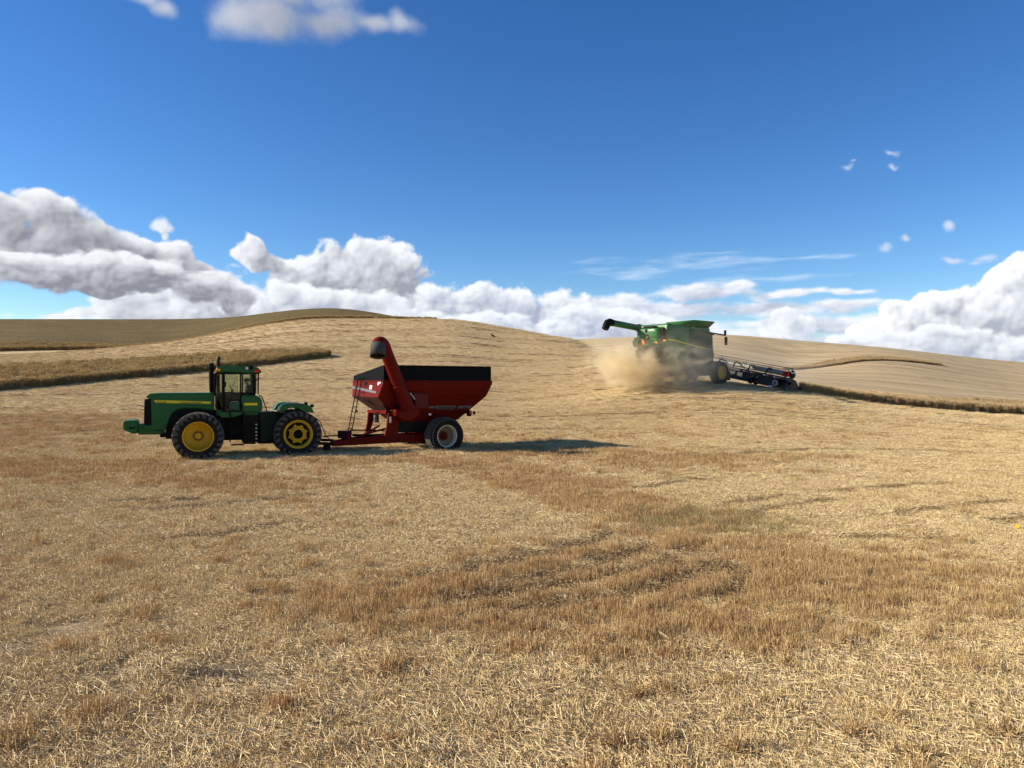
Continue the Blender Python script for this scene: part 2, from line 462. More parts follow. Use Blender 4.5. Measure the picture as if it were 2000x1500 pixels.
# ------------------------------------------------------------------ what grows where: ground cover maps over x, y (metres)
def gpts(pts):
    """image bearings/dips on the level field 3 m below the eye -> x, y"""
    out = []
    for px, py in pts:
        dd = 3.0 * F / (py - 750.0)
        out.append(((px - 1000) / F * dd, dd))
    return np.array(out)

def dist_line(x, y, line):
    """distance to a polyline and how far along it (0..1)"""
    best = np.full(np.shape(x), 1e9)
    al = np.zeros(np.shape(x))
    n = len(line) - 1
    for i in range(n):
        ax, ay = line[i]
        bx, by = line[i + 1]
        L2 = (bx - ax) ** 2 + (by - ay) ** 2
        t = np.clip(((x - ax) * (bx - ax) + (y - ay) * (by - ay)) / L2, 0, 1)
        dd = np.hypot(x - ax - t * (bx - ax), y - ay - t * (by - ay))
        m = dd < best
        best = np.where(m, dd, best)
        al = np.where(m, (i + t) / n, al)
    return best, al

def inside(x, y, poly):
    c = np.zeros(np.shape(x), bool)
    n = len(poly)
    for i in range(n):
        x1, y1 = poly[i]
        x2, y2 = poly[(i + 1) % n]
        c ^= ((y1 > y) != (y2 > y)) & (x < (x2 - x1) * (y - y1) / (y2 - y1 + 1e-12) + x1)
    return c

def soft_in(x, y, poly, w):
    d, _ = dist_line(x, y, np.vstack([poly, poly[:1]]))
    s = np.where(inside(x, y, poly), 1, -1) * d
    return np.clip(0.5 + s / (2 * w), 0, 1)

# brown standing stubble (headland turn), traced in the photograph and laid on the level field
BROWN1 = gpts([(640, 1170), (760, 1130), (900, 1090), (1050, 1050), (1130, 1040), (1200, 1030), (1330, 1025), (1430, 1045), (1560, 1070), (1750, 1090),
               (2050, 1110), (2050, 1180), (1800, 1190), (1600, 1220), (1450, 1250), (1250, 1255), (1050, 1235), (900, 1215), (760, 1215), (660, 1200)])
BROWN2 = gpts([(560, 905), (750, 902), (950, 905), (1100, 920), (1230, 950), (1330, 985), (1420, 1005), (1400, 1035), (1250, 1020), (1120, 1005),
               (1000, 975), (900, 945), (790, 915), (650, 915)])
BROWN3 = gpts([(-100, 905), (150, 900), (330, 906), (520, 925), (640, 950), (560, 968), (350, 950), (100, 935), (-100, 930)])
BROWN4 = gpts([(900, 878), (1250, 886), (1600, 900), (1500, 918), (1250, 925), (1050, 915), (930, 900)])
PALE1 = gpts([(800, 915), (900, 945), (1000, 975), (1130, 1020), (1090, 1060), (950, 1085), (800, 1110), (600, 1080), (700, 1010), (780, 960)])
PALE2 = gpts([(1180, 960), (1300, 930), (1500, 915), (1700, 925), (1680, 960), (1500, 1000), (1400, 1000), (1280, 980)])
GREEN = gpts([(1180, 1000), (1300, 985), (1420, 1000), (1520, 1015), (1540, 1040), (1420, 1050), (1280, 1030)])
DARK = gpts([(-100, 1230), (150, 1215), (380, 1260), (560, 1280), (620, 1340), (560, 1400), (400, 1410), (200, 1390), (-100, 1420)])
BARE = gpts([(330, 1295), (420, 1285), (520, 1300), (540, 1330), (420, 1345), (340, 1335)])
ARCS = gpts([(880, 1095), (1050, 1062), (1140, 1040), (1300, 1025), (1420, 1035), (1430, 1090), (1330, 1140), (1180, 1165), (1000, 1172)])
EDGE = gpts([(780, 911), (900, 941), (1000, 974), (1060, 1003), (1120, 1036), (1130, 1050), (1090, 1068), (960, 1096)])
TRACKS = [gpts(p) for p in (
    [(700, 1155), (850, 1125), (1000, 1095), (1120, 1068), (1190, 1045), (1225, 1030)],
    [(900, 1155), (1050, 1130), (1180, 1100), (1250, 1075), (1285, 1055)],
    [(780, 1185), (950, 1165), (1120, 1140), (1260, 1110), (1340, 1080), (1375, 1062)],
    [(820, 1210), (1000, 1195), (1180, 1170), (1330, 1135), (1410, 1100), (1425, 1075)],
    [(1395, 1000), (1420, 985), (1480, 975), (1600, 962), (1750, 950), (1900, 942)],
    [(1460, 1012), (1490, 998), (1560, 985), (1650, 972)],
    [(1240, 955), (1330, 942), (1420, 935)],
    [(260, 1000), (420, 985), (560, 975), (640, 965)],
    [(300, 1050), (430, 1045), (520, 1030), (600, 1010)],
    [(1600, 1050), (1750, 1048), (1900, 1055)],
    [(1700, 1010), (1850, 990), (2010, 975)],
    [(1940, 1036), (1962, 1016), (2010, 1004)], [(1480, 890), (1750, 884), (2010, 885)], [(1200, 905), (1500, 892), (1700, 900)],
    [(100, 985), (300, 975), (420, 978)], [(1420, 1100), (1460, 1130), (1440, 1160), (1300, 1190)])]

def cover(x, y):
    """returns weights (brown stubble, pale strewn straw, green regrowth, dark soil, wheel ruts) at x, y"""
    x, y = np.asarray(x, float), np.asarray(y, float)
    wob = fbm(x * 0.55, y * 0.55, 4, 301) * 0.9
    wob2 = fbm(x * 0.55 + 40, y * 0.55, 4, 311) * 0.9
    X, Y = x + wob, y + wob2
    px = bearing(x, y)
    br = np.maximum.reduce([soft_in(X, Y, BROWN1, 0.9) * np.clip(1.0 - (px - 1400) / 900, 0.5, 1) * (1 - 0.25 * soft_in(X, Y, ARCS, 0.5)), soft_in(X, Y, BROWN2, 0.7), 0.7 * soft_in(X, Y, BROWN3, 1.2), 0.8 * soft_in(X, Y, BROWN4, 1.2)])
    pale = np.maximum(soft_in(X, Y, PALE1, 1.0), 0.9 * soft_in(X, Y, PALE2, 1.0))
    de, _ = dist_line(x + 0.25 * wob, y + 0.25 * wob2, EDGE)
    edge = np.clip(1.7 - de / (0.22 + 0.012 * np.maximum(y - 10, 0)), 0, 1)
    pale = np.maximum(pale, edge)
    br = br * (1 - edge)
    gr = soft_in(X, Y, GREEN, 0.8)
    dk = soft_in(X + 0.3 * wob2, Y, DARK, 1.2) * np.clip(0.62 + 1.9 * fbm(x * 1.3, y * 1.3, 4, 320), 0, 1)
    bare = soft_in(X * 0.5 + x * 0.5, Y * 0.5 + y * 0.5, BARE, 0.25)
    rut = np.zeros_like(x)
    for i, ln in enumerate(TRACKS):
        dd, al = dist_line(x + 0.06 * wob, y + 0.06 * wob2, ln)
        w = (0.235 if i < 4 else 0.19) + 0.006 * np.maximum(y - 10, 0)
        rut = np.maximum(rut, np.clip(1.6 - dd / w, 0, 1) * np.clip((1.35 if i < 4 else 1.0) + 1.5 * fbm(x * 0.6 + i * 7, y * 0.6, 3, 330 + i), 0, 1) * np.clip(al * (4.0 if i < 4 else 8), 0, 1) * np.clip((1 - al) * 8, 0, 1))
    # passes of the machines over the hill: stripes that follow the contour, with wheel lines between them
    ph = y + 3.2 * fbm(x * 0.016, y * 0.016, 2, 341) + 0.0009 * x * x + 0.05 * x
    wid = np.clip((y - 26) / 14, 0, 1)
    s1 = np.abs((((ph / 7.0) % 1.0) - 0.5)) * 2
    s2 = np.abs((((ph / 7.0 + 0.29) % 1.0) - 0.5)) * 2
    brk = np.clip(0.45 + 2.0 * fbm(x * 0.06, ph * 0.5, 3, 345), 0, 1)
    brk2 = np.clip(0.25 + 2.0 * fbm(x * 0.06 + 50, ph * 0.5, 3, 346), 0, 1)
    lw = 0.13 + 0.17 * np.clip((y - 40) / 60, 0, 1)
    hill = wid * np.maximum(np.clip((s1 - 1 + lw) / (0.6 * lw), 0, 1) * brk, np.clip((s2 - 1 + 0.8 * lw) / (0.6 * lw), 0, 1) * brk2)
    par = np.floor(ph / 7.0) % 2
    band = wid * np.clip(0.28 * par + 0.8 * fbm(x * 0.02, ph * 0.22, 3, 349), 0, 0.8)  # alternate passes toned browner: sheen of the straw lay put into colour
    left = soft_in(x + 2 * wob, y + 2 * wob2, np.array([((q - 1000) / F * dd, dd) for q, dd in ((-200, 53), (120, 54), (280, 50), (330, 43), (260, 36.5), (-200, 36.5))]), 1.5)
    band = np.maximum(band, 0.75 * left)
    return br, pale, gr, dk, bare, rut, hill, band

# ------------------------------------------------------------------ the ground sheet
def build_ground():
    azs = np.concatenate([np.linspace(-180, -48, 50)[:-1], np.linspace(-48, 48, 481), np.linspace(48, 180, 50)[1:-1]])
    rs = np.concatenate([[0.0], np.geomspace(0.8, 4.5, 8), np.geomspace(4.6, 60, 330), np.geomspace(60.6, 400, 260), np.geomspace(410, 3000, 40)])
    A, RR = np.meshgrid(R(1) * azs, rs)
    x, y = RR * np.sin(A), RR * np.cos(A)
    z = land(x, y)
    br, pale, gr, dk, bare, rut, hill, band = cover(x.ravel(), y.ravel())
    near = np.clip(1 - (RR.ravel() - 45) / 25, 0, 1)
    zz = z.ravel() + near * (0.035 * fbm(x.ravel() * 1.3, y.ravel() * 1.3, 4, 501) + 0.02 * fbm(x.ravel() * 5, y.ravel() * 5, 2, 503)) - 0.12 * rut - 0.09 * hill
    V = np.stack([x.ravel(), y.ravel(), zz], 1)
    me = raw_mesh('ground', V, grid_faces(len(rs), len(azs), wrap=True)[:, ::-1], smooth=True)
    for nme, v in (('brown', br), ('pale', pale), ('green', gr), ('soil', np.maximum(dk * 0.8, bare)), ('rut', np.maximum(rut, hill * 0.8)), ('band', band)):
        set_attr(me, nme, v)
    return me

def ground_material():
    m = bpy.data.materials.new('stubble_ground')
    m.use_nodes = True
    t = m.node_tree
    t.nodes.clear()
    N = NT(t)
    at = lambda nme: N.n('ShaderNodeAttribute', attribute_name=nme).outputs['Fac']
    pos = N.n('ShaderNodeTexCoord').outputs['Object']
    x, y, z = N.sep(pos)
    p2 = N.xyz(x, y, 0.0)
    # straw mess: stretched noise in several directions
    st1 = N.noise(N.vec('MULTIPLY', p2, (1.0, 3.2, 1.0)), 5.5, 6.0, 0.62, 0.6)
    st2 = N.noise(N.vec('MULTIPLY', p2, (2.6, 1.0, 1.0)), 9.0, 5.0, 0.65, 0.8)
    st3 = N.noise(p2, 2.2, 7.0, 0.66)
    big = N.noise(p2, 0.11, 4.0, 0.55)
    f = N.math('ADD', N.math('MULTIPLY', st1, 0.45), N.math('ADD', N.math('MULTIPLY', st2, 0.30), N.math('MULTIPLY', st3, 0.35)))
    base = N.ramp(f, [(0.36, (0.22, 0.150, 0.075)), (0.48, (0.48, 0.345, 0.175)), (0.57, (0.66, 0.50, 0.27)), (0.70, (0.80, 0.65, 0.40))])
    base = N.mix(N.math('MULTIPLY', N.rng(big, 0.35, 0.65), 0.35), base, (0.47, 0.315, 0.155))
    brown = N.ramp(f, [(0.36, (0.13, 0.080, 0.036)), (0.50, (0.34, 0.220, 0.105)), (0.60, (0.51, 0.345, 0.175)), (0.72, (0.66, 0.48, 0.27))])
    pale = N.ramp(f, [(0.34, (0.22, 0.15, 0.075)), (0.48, (0.46, 0.335, 0.18)), (0.60, (0.60, 0.45, 0.25)), (0.72, (0.72, 0.57, 0.36))])
    green = N.ramp(f, [(0.36, (0.10, 0.078, 0.026)), (0.52, (0.27, 0.205, 0.080)), (0.68, (0.48, 0.36, 0.16))])
    soil = N.ramp(f, [(0.38, (0.066, 0.044, 0.026)), (0.55, (0.145, 0.102, 0.062)), (0.70, (0.24, 0.175, 0.108))])
    c = N.mix(at('brown'), base, brown)
    c = N.mix(at('band'), c, brown)
    c = N.mix(at('pale'), c, pale)
    c = N.mix(N.math('MULTIPLY', at('green'), 0.8), c, green)
    c = N.mix(at('soil'), c, soil)
    c = N.mix(N.math('MULTIPLY', at('rut'), 0.8), c, (0.20, 0.128, 0.060))  # track tone: trodden ground plus edge shadow put into the colour
    bs = N.n('ShaderNodeBsdfPrincipled')
    N.put(bs.inputs['Base Color'], c)
    bs.inputs['Roughness'].default_value = 0.9
    bs.inputs['Specular IOR Level'].default_value = 0.15
    bp = N.n('ShaderNodeBump')
    bp.inputs['Strength'].default_value = 1.0
    bp.inputs['Distance'].default_value = 0.16
    N.put(bp.inputs['Height'], f)
    N.put(bs.inputs['Normal'], bp.outputs[0])
    o = N.n('ShaderNodeOutputMaterial')
    t.links.new(bs.outputs[0], o.inputs[0])
    return m

gme = build_ground()
gme.materials.append(ground_material())
go = bpy.data.objects.new('ground', gme)
go['kind'] = 'structure'
link(go)
# ------------------------------------------------------------------ loose straw and standing stubble (stuff: geometry-node scatter of small tufts)
def straw_mat(name, stops, rough=0.7, trans=0.0, vary=0.18):
    m = bpy.data.materials.new(name)
    m.use_nodes = True
    t = m.node_tree
    t.nodes.clear()
    N = NT(t)
    tone = N.n('ShaderNodeAttribute', attribute_name='tone').outputs['Fac']
    rnd = N.n('ShaderNodeObjectInfo').outputs['Random']
    f = N.math('ADD', N.math('MULTIPLY', tone, 1 - vary), N.math('MULTIPLY', rnd, vary))
    c = N.ramp(f, stops)
    bs = N.n('ShaderNodeBsdfPrincipled')
    N.put(bs.inputs['Base Color'], c)
    bs.inputs['Roughness'].default_value = rough
    bs.inputs['Specular IOR Level'].default_value = 0.3
    o = N.n('ShaderNodeOutputMaterial')
    if trans:
        tr = N.n('ShaderNodeBsdfTranslucent')
        N.put(tr.inputs[0], c)
        mx = N.n('ShaderNodeMixShader')
        mx.inputs[0].default_value = trans
        t.links.new(bs.outputs[0], mx.inputs[1])
        t.links.new(tr.outputs[0], mx.inputs[2])
        t.links.new(mx.outputs[0], o.inputs[0])
    else:
        t.links.new(bs.outputs[0], o.inputs[0])
    return m

M_PALE = straw_mat('pale_straw', [(0.0, (0.31, 0.203, 0.090)), (0.35, (0.60, 0.432, 0.203)), (0.7, (0.81, 0.628, 0.325)), (1.0, (0.91, 0.77, 0.49))])
M_BROWN = straw_mat('brown_stubble', [(0.0, (0.27, 0.152, 0.060)), (0.4, (0.55, 0.355, 0.150)), (0.75, (0.77, 0.545, 0.260)), (1.0, (0.90, 0.72, 0.42))], trans=0.3)
M_GREEN = straw_mat('green_regrowth', [(0.0, (0.18, 0.125, 0.042)), (0.5, (0.40, 0.295, 0.115)), (0.85, (0.56, 0.42, 0.18)), (1.0, (0.68, 0.53, 0.27))], trans=0.2)

def stalks(n, radius, length, lean, width, lift=(0.0, 0.02), seed=0, taper=1.0, sides=3, bend=0.0, segs=1, tone=(0, 1), gauss=False):
    """n little straws as thin three sided prisms: returns V, faces, tone"""
    r = np.random.default_rng(seed)
    if gauss:
        rad = np.abs(r.normal(0, radius * 0.5, n))
    else:
        rad = radius * np.sqrt(r.random(n))
    th = r.random(n) * 2 * np.pi
    bx, by = rad * np.cos(th), rad * np.sin(th)
    bz = r.uniform(*lift, n)
    L = r.uniform(*length, n)
    inc = r.uniform(*lean, n)                       # angle from vertical
    a = r.random(n) * 2 * np.pi
    d = np.stack([np.sin(inc) * np.cos(a), np.sin(inc) * np.sin(a), np.cos(inc)], 1)
    side = np.stack([-np.sin(a), np.cos(a), np.zeros(n)], 1)
    up = np.cross(d, side)
    base = np.stack([bx, by, bz], 1)
    w = r.uniform(*width, n)
    tn = r.uniform(*tone, n)
    Vs, Fs, Ts = [], [], []
    rings = []
    for s in range(segs + 1):
        q = s / segs
        c = base + d * (L * q)[:, None]
        c[:, 2] -= bend * L * q * q
        ww = w * (1 - (1 - taper) * q)
        ring = [c + (side * math.cos(2 * math.pi * k / sides) + up * math.sin(2 * math.pi * k / sides)) * ww[:, None] for k in range(sides)]
        rings.append(np.stack(ring, 1))
    V = np.stack(rings, 1)                           # n, segs+1, sides, 3
    m = (segs + 1) * sides
    idx = (np.arange(n) * m)[:, None]
    F4 = []
    for s in range(segs):
        for k in range(sides):
            F4.append(np.stack([idx[:, 0] + s * sides + k, idx[:, 0] + s * sides + (k + 1) % sides, idx[:, 0] + (s + 1) * sides + (k + 1) % sides, idx[:, 0] + (s + 1) * sides + k], 1))
    return V.reshape(-1, 3), np.concatenate(F4), np.repeat(tn, m)

def join(parts):
    V, Fc, T, o = [], [], [], 0
    for v, f, t in parts:
        V.append(v); Fc.append(f + o); T.append(t)
        o += len(v)
    return np.concatenate(V), np.concatenate(Fc), np.concatenate(T)

PROTO = bpy.data.collections.new('straw_tufts')       # not linked to the scene: sources of the scatter only
def proto(coll, name, parts, mat):
    V, Fc, T = join(parts)
    me = raw_mesh(name, V, Fc)
    set_attr(me, 'tone', T)
    me.materials.append(mat)
    o = bpy.data.objects.new(name, me)
    coll.objects.link(o)
    return o

def scatter(name, coll, pts, rots, scl, idx, label_kind='stuff'):
    """one object: geometry nodes put a tuft of coll on every point"""
    me = bpy.data.meshes.new(name)
    me.vertices.add(len(pts))
    me.vertices.foreach_set('co', np.asarray(pts, np.float32).ravel())
    set_attr(me, 'spin', rots, 'FLOAT_VECTOR')
    set_attr(me, 'size', scl, 'FLOAT_VECTOR')
    set_attr(me, 'pick', idx, 'INT')
    o = bpy.data.objects.new(name, me)
    o['kind'] = label_kind
    link(o)
    g = bpy.data.node_groups.new(name, 'GeometryNodeTree')
    g.interface.new_socket('Geometry', in_out='INPUT', socket_type='NodeSocketGeometry')
    g.interface.new_socket('Geometry', in_out='OUTPUT', socket_type='NodeSocketGeometry')
    gi, gout = g.nodes.new('NodeGroupInput'), g.nodes.new('NodeGroupOutput')
    ci = g.nodes.new('GeometryNodeCollectionInfo')
    ci.inputs['Collection'].default_value = coll
    ci.inputs['Separate Children'].default_value = True
    ci.inputs['Reset Children'].default_value = True
    ip = g.nodes.new('GeometryNodeInstanceOnPoints')
    ip.inputs['Pick Instance'].default_value = True
    def attr(nme, dt):
        a = g.nodes.new('GeometryNodeInputNamedAttribute')
        a.data_type = dt
        a.inputs['Name'].default_value = nme
        return a.outputs['Attribute']
    g.links.new(gi.outputs[0], ip.inputs['Points'])
    g.links.new(ci.outputs[0], ip.inputs['Instance'])
    g.links.new(attr('pick', 'INT'), ip.inputs['Instance Index'])
    e2r = g.nodes.new('FunctionNodeEulerToRotation')
    g.links.new(attr('spin', 'FLOAT_VECTOR'), e2r.inputs[0])
    g.links.new(e2r.outputs[0], ip.inputs['Rotation'])
    g.links.new(attr('size', 'FLOAT_VECTOR'), ip.inputs['Scale'])
    g.links.new(ip.outputs[0], gout.inputs[0])
    md = o.modifiers.new('scatter', 'NODES')
    md.node_group = g
    return o

H = math.pi / 2
# names sort alphabetically: index order in the collection
c_lit = bpy.data.collections.new('litter_tufts')
for k in range(4):      # 0-3 pale chopped straw lying about
    proto(c_lit, f'a_litter_{k}', [stalks(300, 0.44, (0.03, 0.16), (1.28, 1.62), (0.0017, 0.0030), (0.003, 0.030), seed=100 + k, gauss=True),
                                    stalks(26, 0.42, (0.03, 0.08), (0.0, 0.8), (0.0020, 0.0030), seed=110 + k, gauss=True, tone=(0.0, 0.6))], M_PALE)
for k in range(3):      # 4-6 mixed: short stubs with straw among them
    proto(c_lit, f'b_mixed_{k}', [stalks(200, 0.44, (0.03, 0.14), (1.15, 1.6), (0.0017, 0.0030), (0.003, 0.035), seed=120 + k, gauss=True, tone=(0.1, 0.95)),
                                  stalks(80, 0.42, (0.04, 0.095), (0.0, 0.6), (0.0019, 0.0030), seed=130 + k, gauss=True, tone=(0.05, 0.8))], M_PALE)
for k in range(4):      # 7-10 brown stubble standing
    proto(c_lit, f'c_stubble_{k}', [stalks(170, 0.42, (0.06, 0.145), (0.0, 0.42), (0.0018, 0.0030), seed=140 + k, gauss=True, tone=(0.0, 1.0)),
                                    stalks(50, 0.42, (0.04, 0.14), (1.1, 1.6), (0.0018, 0.0030), (0.003, 0.04), seed=150 + k, gauss=True, tone=(0.3, 1.0))], M_BROWN)
for k in range(2):      # 11-12 greenish regrowth
    proto(c_lit, f'd_green_{k}', [stalks(130, 0.40, (0.05, 0.15), (0.0, 0.8), (0.0018, 0.0032), seed=160 + k, gauss=True, taper=0.3)], M_GREEN)
for k in range(2):      # 13-14 clumps: ragged bunch of straw sticking up
    proto(c_lit, f'e_clump_{k}', [stalks(80, 0.13, (0.10, 0.24), (0.2, 1.2), (0.0020, 0.0034), seed=170 + k, gauss=True, bend=0.15, segs=2)], M_BROWN)

M_FLAT = straw_mat('trodden_shaded_straw', [(0.0, (0.17, 0.105, 0.046)), (0.5, (0.36, 0.235, 0.105)), (1.0, (0.58, 0.42, 0.21))])  # trodden straw, darkened too for the shadow along the track edge
for k in range(2):      # 15-16 trodden straw in the wheel lines
    proto(c_lit, f'f_trodden_{k}', [stalks(170, 0.36, (0.03, 0.11), (1.2, 1.62), (0.0020, 0.0034), (0.002, 0.02), seed=180 + k, gauss=True)], M_FLAT)

for k in range(3):      # 17-19 short fine stuff for the distance
    proto(c_lit, f'g_distant_{k}', [stalks(300, 0.44, (0.018, 0.07), (0.5, 1.55), (0.0018, 0.0032), (0.0, 0.02), seed=190 + k, gauss=True, tone=(0.1, 1.0))], M_PALE)
for k in range(2):      # 20-21 the same, brown
    proto(c_lit, f'h_distant_brown_{k}', [stalks(260, 0.44, (0.02, 0.07), (0.2, 1.4), (0.0018, 0.0032), (0.0, 0.02), seed=195 + k, gauss=True)], M_BROWN)

WHEAT = {
 'strip': ([(-500, 58), (-200, 61), (0, 65), (150, 71), (300, 78), (470, 87), (580, 92), (642, 95)],
           [(-500, 76), (-200, 82), (0, 88), (150, 95), (300, 101), (470, 102), (580, 99), (642, 96.5)]),
 'hill': ([(-500, 150), (-200, 158), (0, 165), (150, 166), (300, 160), (460, 156), (640, 158), (760, 158), (850, 158)],
          [(-500, 330), (-200, 335), (0, 340), (150, 340), (300, 340), (460, 340), (640, 320), (760, 290), (850, 200)]),
 'swath': ([(1566, 63.2), (1640, 65), (1700, 66.2), (1850, 67.2), (2000, 68.5), (2300, 70), (2700, 72)],
           [(1566, 64.5), (1640, 72), (1700, 78), (1850, 86), (2000, 92), (2300, 95), (2700, 98)]),
 'far': ([(1530, 146), (1560, 149), (1640, 155), (1700, 160), (1760, 163), (1838, 165)],
         [(1530, 147), (1560, 156), (1640, 170), (1700, 172), (1760, 171), (1838, 168)])}
def in_wheat(x, y):
    u = bearing(x, y)
    m = np.zeros(np.shape(x), bool)
    for nr, fr in WHEAT.values():
        a, b = zip(*nr), zip(*fr)
        (ua, da), (ub, db) = a, b
        m |= (u > ua[0]) & (u < ua[-1]) & (y > np.interp(u, ua, da) - 0.3) & (y < np.interp(u, ub, db) + 0.3)
    return m

def near_scatter():
    r = np.random.default_rng(21)
    P, S, I, RO = [], [], [], []
    for d0, d1, sp, sc in ((3.5, 9.0, 0.20, 1.0), (9.0, 15.0, 0.165, 0.66), (15.0, 24.0, 0.22, 0.80), (24.0, 36.0, 0.36, 1.2), (36.0, 52.0, 0.46, 1.4), (52.0, 76.0, 0.60, 1.65), (76.0, 110.0, 0.80, 2.0), (110.0, 152.0, 1.1, 2.5)):
        nx = int(0.82 * d1 * 2 / sp)
        ny = int((d1 - d0) / sp)
        gx, gy = np.meshgrid(np.linspace(-0.82 * d1, 0.82 * d1, nx), np.linspace(d0, d1, ny, endpoint=False))
        x = (gx + r.uniform(-0.5, 0.5, gx.shape) * sp).ravel()
        y = (gy + r.uniform(-0.5, 0.5, gy.shape) * sp).ravel()
        k = (np.abs(x) < 0.72 * y + 2.0) & ~in_wheat(x, y)
        k &= ~((bearing(x, y) > 1350) & (y > 95))
        x, y = x[k], y[k]
        br, pale, gr, dk, bare, rut, hill, band = cover(x, y)
        u = r.random(len(x))
        idx = np.where(u < 0.62, r.integers(0, 4, len(x)), r.integers(4, 7, len(x)))
        pb = np.clip(br * 0.78 + band * 0.42 + 0.02, 0, 1)
        # between the wheel arcs the stubble is beaten down and strewn over
        streak = np.clip(0.5 + 2.2 * fbm(x * 0.35 + 0.8 * y, y * 0.9 - 0.3 * x, 3, 720), 0, 1)
        pb = pb * (1 - 0.45 * streak * (br > 0.3))
        isb = (r.random(len(x)) < pb) & (r.random(len(x)) > pale * 0.9)
        idx = np.where(isb, r.integers(7, 11, len(x)), idx)
        idx = np.where((r.random(len(x)) < gr * 0.7), r.integers(11, 13, len(x)), idx)
        clump = (r.random(len(x)) < (0.015 if d0 < 15 else 0.004) * (1 - pale)) & (y < 24)
        idx = np.where(clump, r.integers(13, 15, len(x)), idx)
        ragged = fbm(x * 0.9, y * 0.9, 3, 710)
        keep = r.random(len(x)) < np.clip(1.0 - 0.93 * dk - 0.96 * bare, 0.02, 1) * np.clip(1.12 - 1.9 * rut, 0.02, 1) * np.clip(1.1 - 1.6 * hill, 0.03, 1)
        keep &= ~((ragged < -0.30) & (r.random(len(x)) < 0.45) & ~isb & (y < 30))
        trod = ~keep & (np.maximum(rut, hill) > 0.3) & (r.random(len(x)) < 0.75)
        idx = np.where(trod, r.integers(15, 17, len(x)), idx)
        keep |= trod
        x, y, idx, isb = x[keep], y[keep], idx[keep], isb[keep]
        z = land(x, y) + 0.035 * fbm(x * 1.3, y * 1.3, 4, 501) + 0.0
        s = sc * r.uniform(0.75, 1.25, len(x))
        P.append(np.stack([x, y, z - 0.005], 1))
        far = d0 >= 52
        if far:
            isd = (idx >= 7) & (idx <= 10)
            idx = np.where(idx >= 15, idx, np.where(isd, r.integers(20, 22, len(x)), r.integers(17, 20, len(x))))
        zf = s / sc * (sc ** 0.5 if far else max(1.0, sc ** 0.25))
        sz = np.stack([s, s, zf * np.where(idx >= 7, 1.0, r.uniform(0.7, 1.2, len(x)))], 1)
        S.append(sz)
        I.append(idx)
        RO.append(np.stack([r.normal(0, 0.06, len(x)), r.normal(0, 0.06, len(x)), r.random(len(x)) * 6.283], 1))
    return np.concatenate(P), np.concatenate(RO), np.concatenate(S), np.concatenate(I)

pp, rr, ss, ii = near_scatter()
sel = ((ii >= 7) & (ii <= 10)) | (ii >= 20)
print('tufts', len(pp))
scatter('straw_litter', c_lit, pp[~sel], rr[~sel], ss[~sel], ii[~sel])
scatter('brown_stubble', c_lit, pp[sel], rr[sel], ss[sel], ii[sel])
# ------------------------------------------------------------------ standing wheat (stuff): a canopy sheet with stems and ears along its cut edge and over its top
def wheat_mat(name, stops, rough=0.8):
    m = bpy.data.materials.new(name)
    m.use_nodes = True
    t = m.node_tree
    t.nodes.clear()
    N = NT(t)
    pos = N.n('ShaderNodeTexCoord').outputs['Object']
    x, y, z = N.sep(pos)
    p2 = N.xyz(x, y, N.math('MULTIPLY', z, 0.3))
    n1 = N.noise(p2, 2.6, 6.0, 0.65)
    n2 = N.noise(N.vec('MULTIPLY', p2, (0.4, 1.0, 1.0)), 0.16, 4.0, 0.6)
    f = N.math('ADD', N.math('MULTIPLY', n1, 0.72), N.math('MULTIPLY', n2, 0.28))
    c = N.ramp(f, stops)
    bs = N.n('ShaderNodeBsdfPrincipled')
    N.put(bs.inputs['Base Color'], c)
    bs.inputs['Roughness'].default_value = rough
    bs.inputs['Specular IOR Level'].default_value = 0.1
    bp = N.n('ShaderNodeBump')
    bp.inputs['Strength'].default_value = 0.9
    bp.inputs['Distance'].default_value = 0.6
    N.put(bp.inputs['Height'], n1)
    N.put(bs.inputs['Normal'], bp.outputs[0])
    t.links.new(bs.outputs[0], N.n('ShaderNodeOutputMaterial').inputs[0])
    return m

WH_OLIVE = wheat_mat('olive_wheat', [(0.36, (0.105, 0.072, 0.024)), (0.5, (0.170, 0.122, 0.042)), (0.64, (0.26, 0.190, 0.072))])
WH_TAN = wheat_mat('tan_wheat', [(0.34, (0.30, 0.205, 0.100)), (0.5, (0.46, 0.335, 0.170)), (0.66, (0.60, 0.455, 0.25))])
WH_STRIP = wheat_mat('strip_wheat', [(0.38, (0.20, 0.138, 0.054)), (0.5, (0.36, 0.262, 0.105)), (0.62, (0.54, 0.41, 0.185))])
ST_OLIVE = straw_mat('olive_ears', [(0.0, (0.34, 0.240, 0.105)), (0.5, (0.53, 0.400, 0.185)), (1.0, (0.76, 0.61, 0.32))], trans=0.5, vary=0.35)
ST_TAN = straw_mat('tan_ears', [(0.0, (0.44, 0.31, 0.150)), (0.5, (0.62, 0.465, 0.240)), (1.0, (0.80, 0.65, 0.38))], trans=0.5, vary=0.35)

def wheat_tufts(coll, mat, seed):
    for k in range(4):
        proto(coll, f'{mat.name}_tuft_{k}', [stalks(46, 0.26, (0.62, 0.95), (0.0, 0.16), (0.006, 0.010), seed=seed + k, tone=(0.0, 0.42)),
                                             stalks(60, 0.28, (0.08, 0.16), (0.1, 0.9), (0.010, 0.018), (0.62, 0.88), seed=seed + 20 + k, tone=(0.55, 1.0), taper=0.5)], mat)
c_ol = bpy.data.collections.new('olive_wheat_tufts')
wheat_tufts(c_ol, ST_OLIVE, 800)
c_tn = bpy.data.collections.new('tan_wheat_tufts')
wheat_tufts(c_tn, ST_TAN, 900)

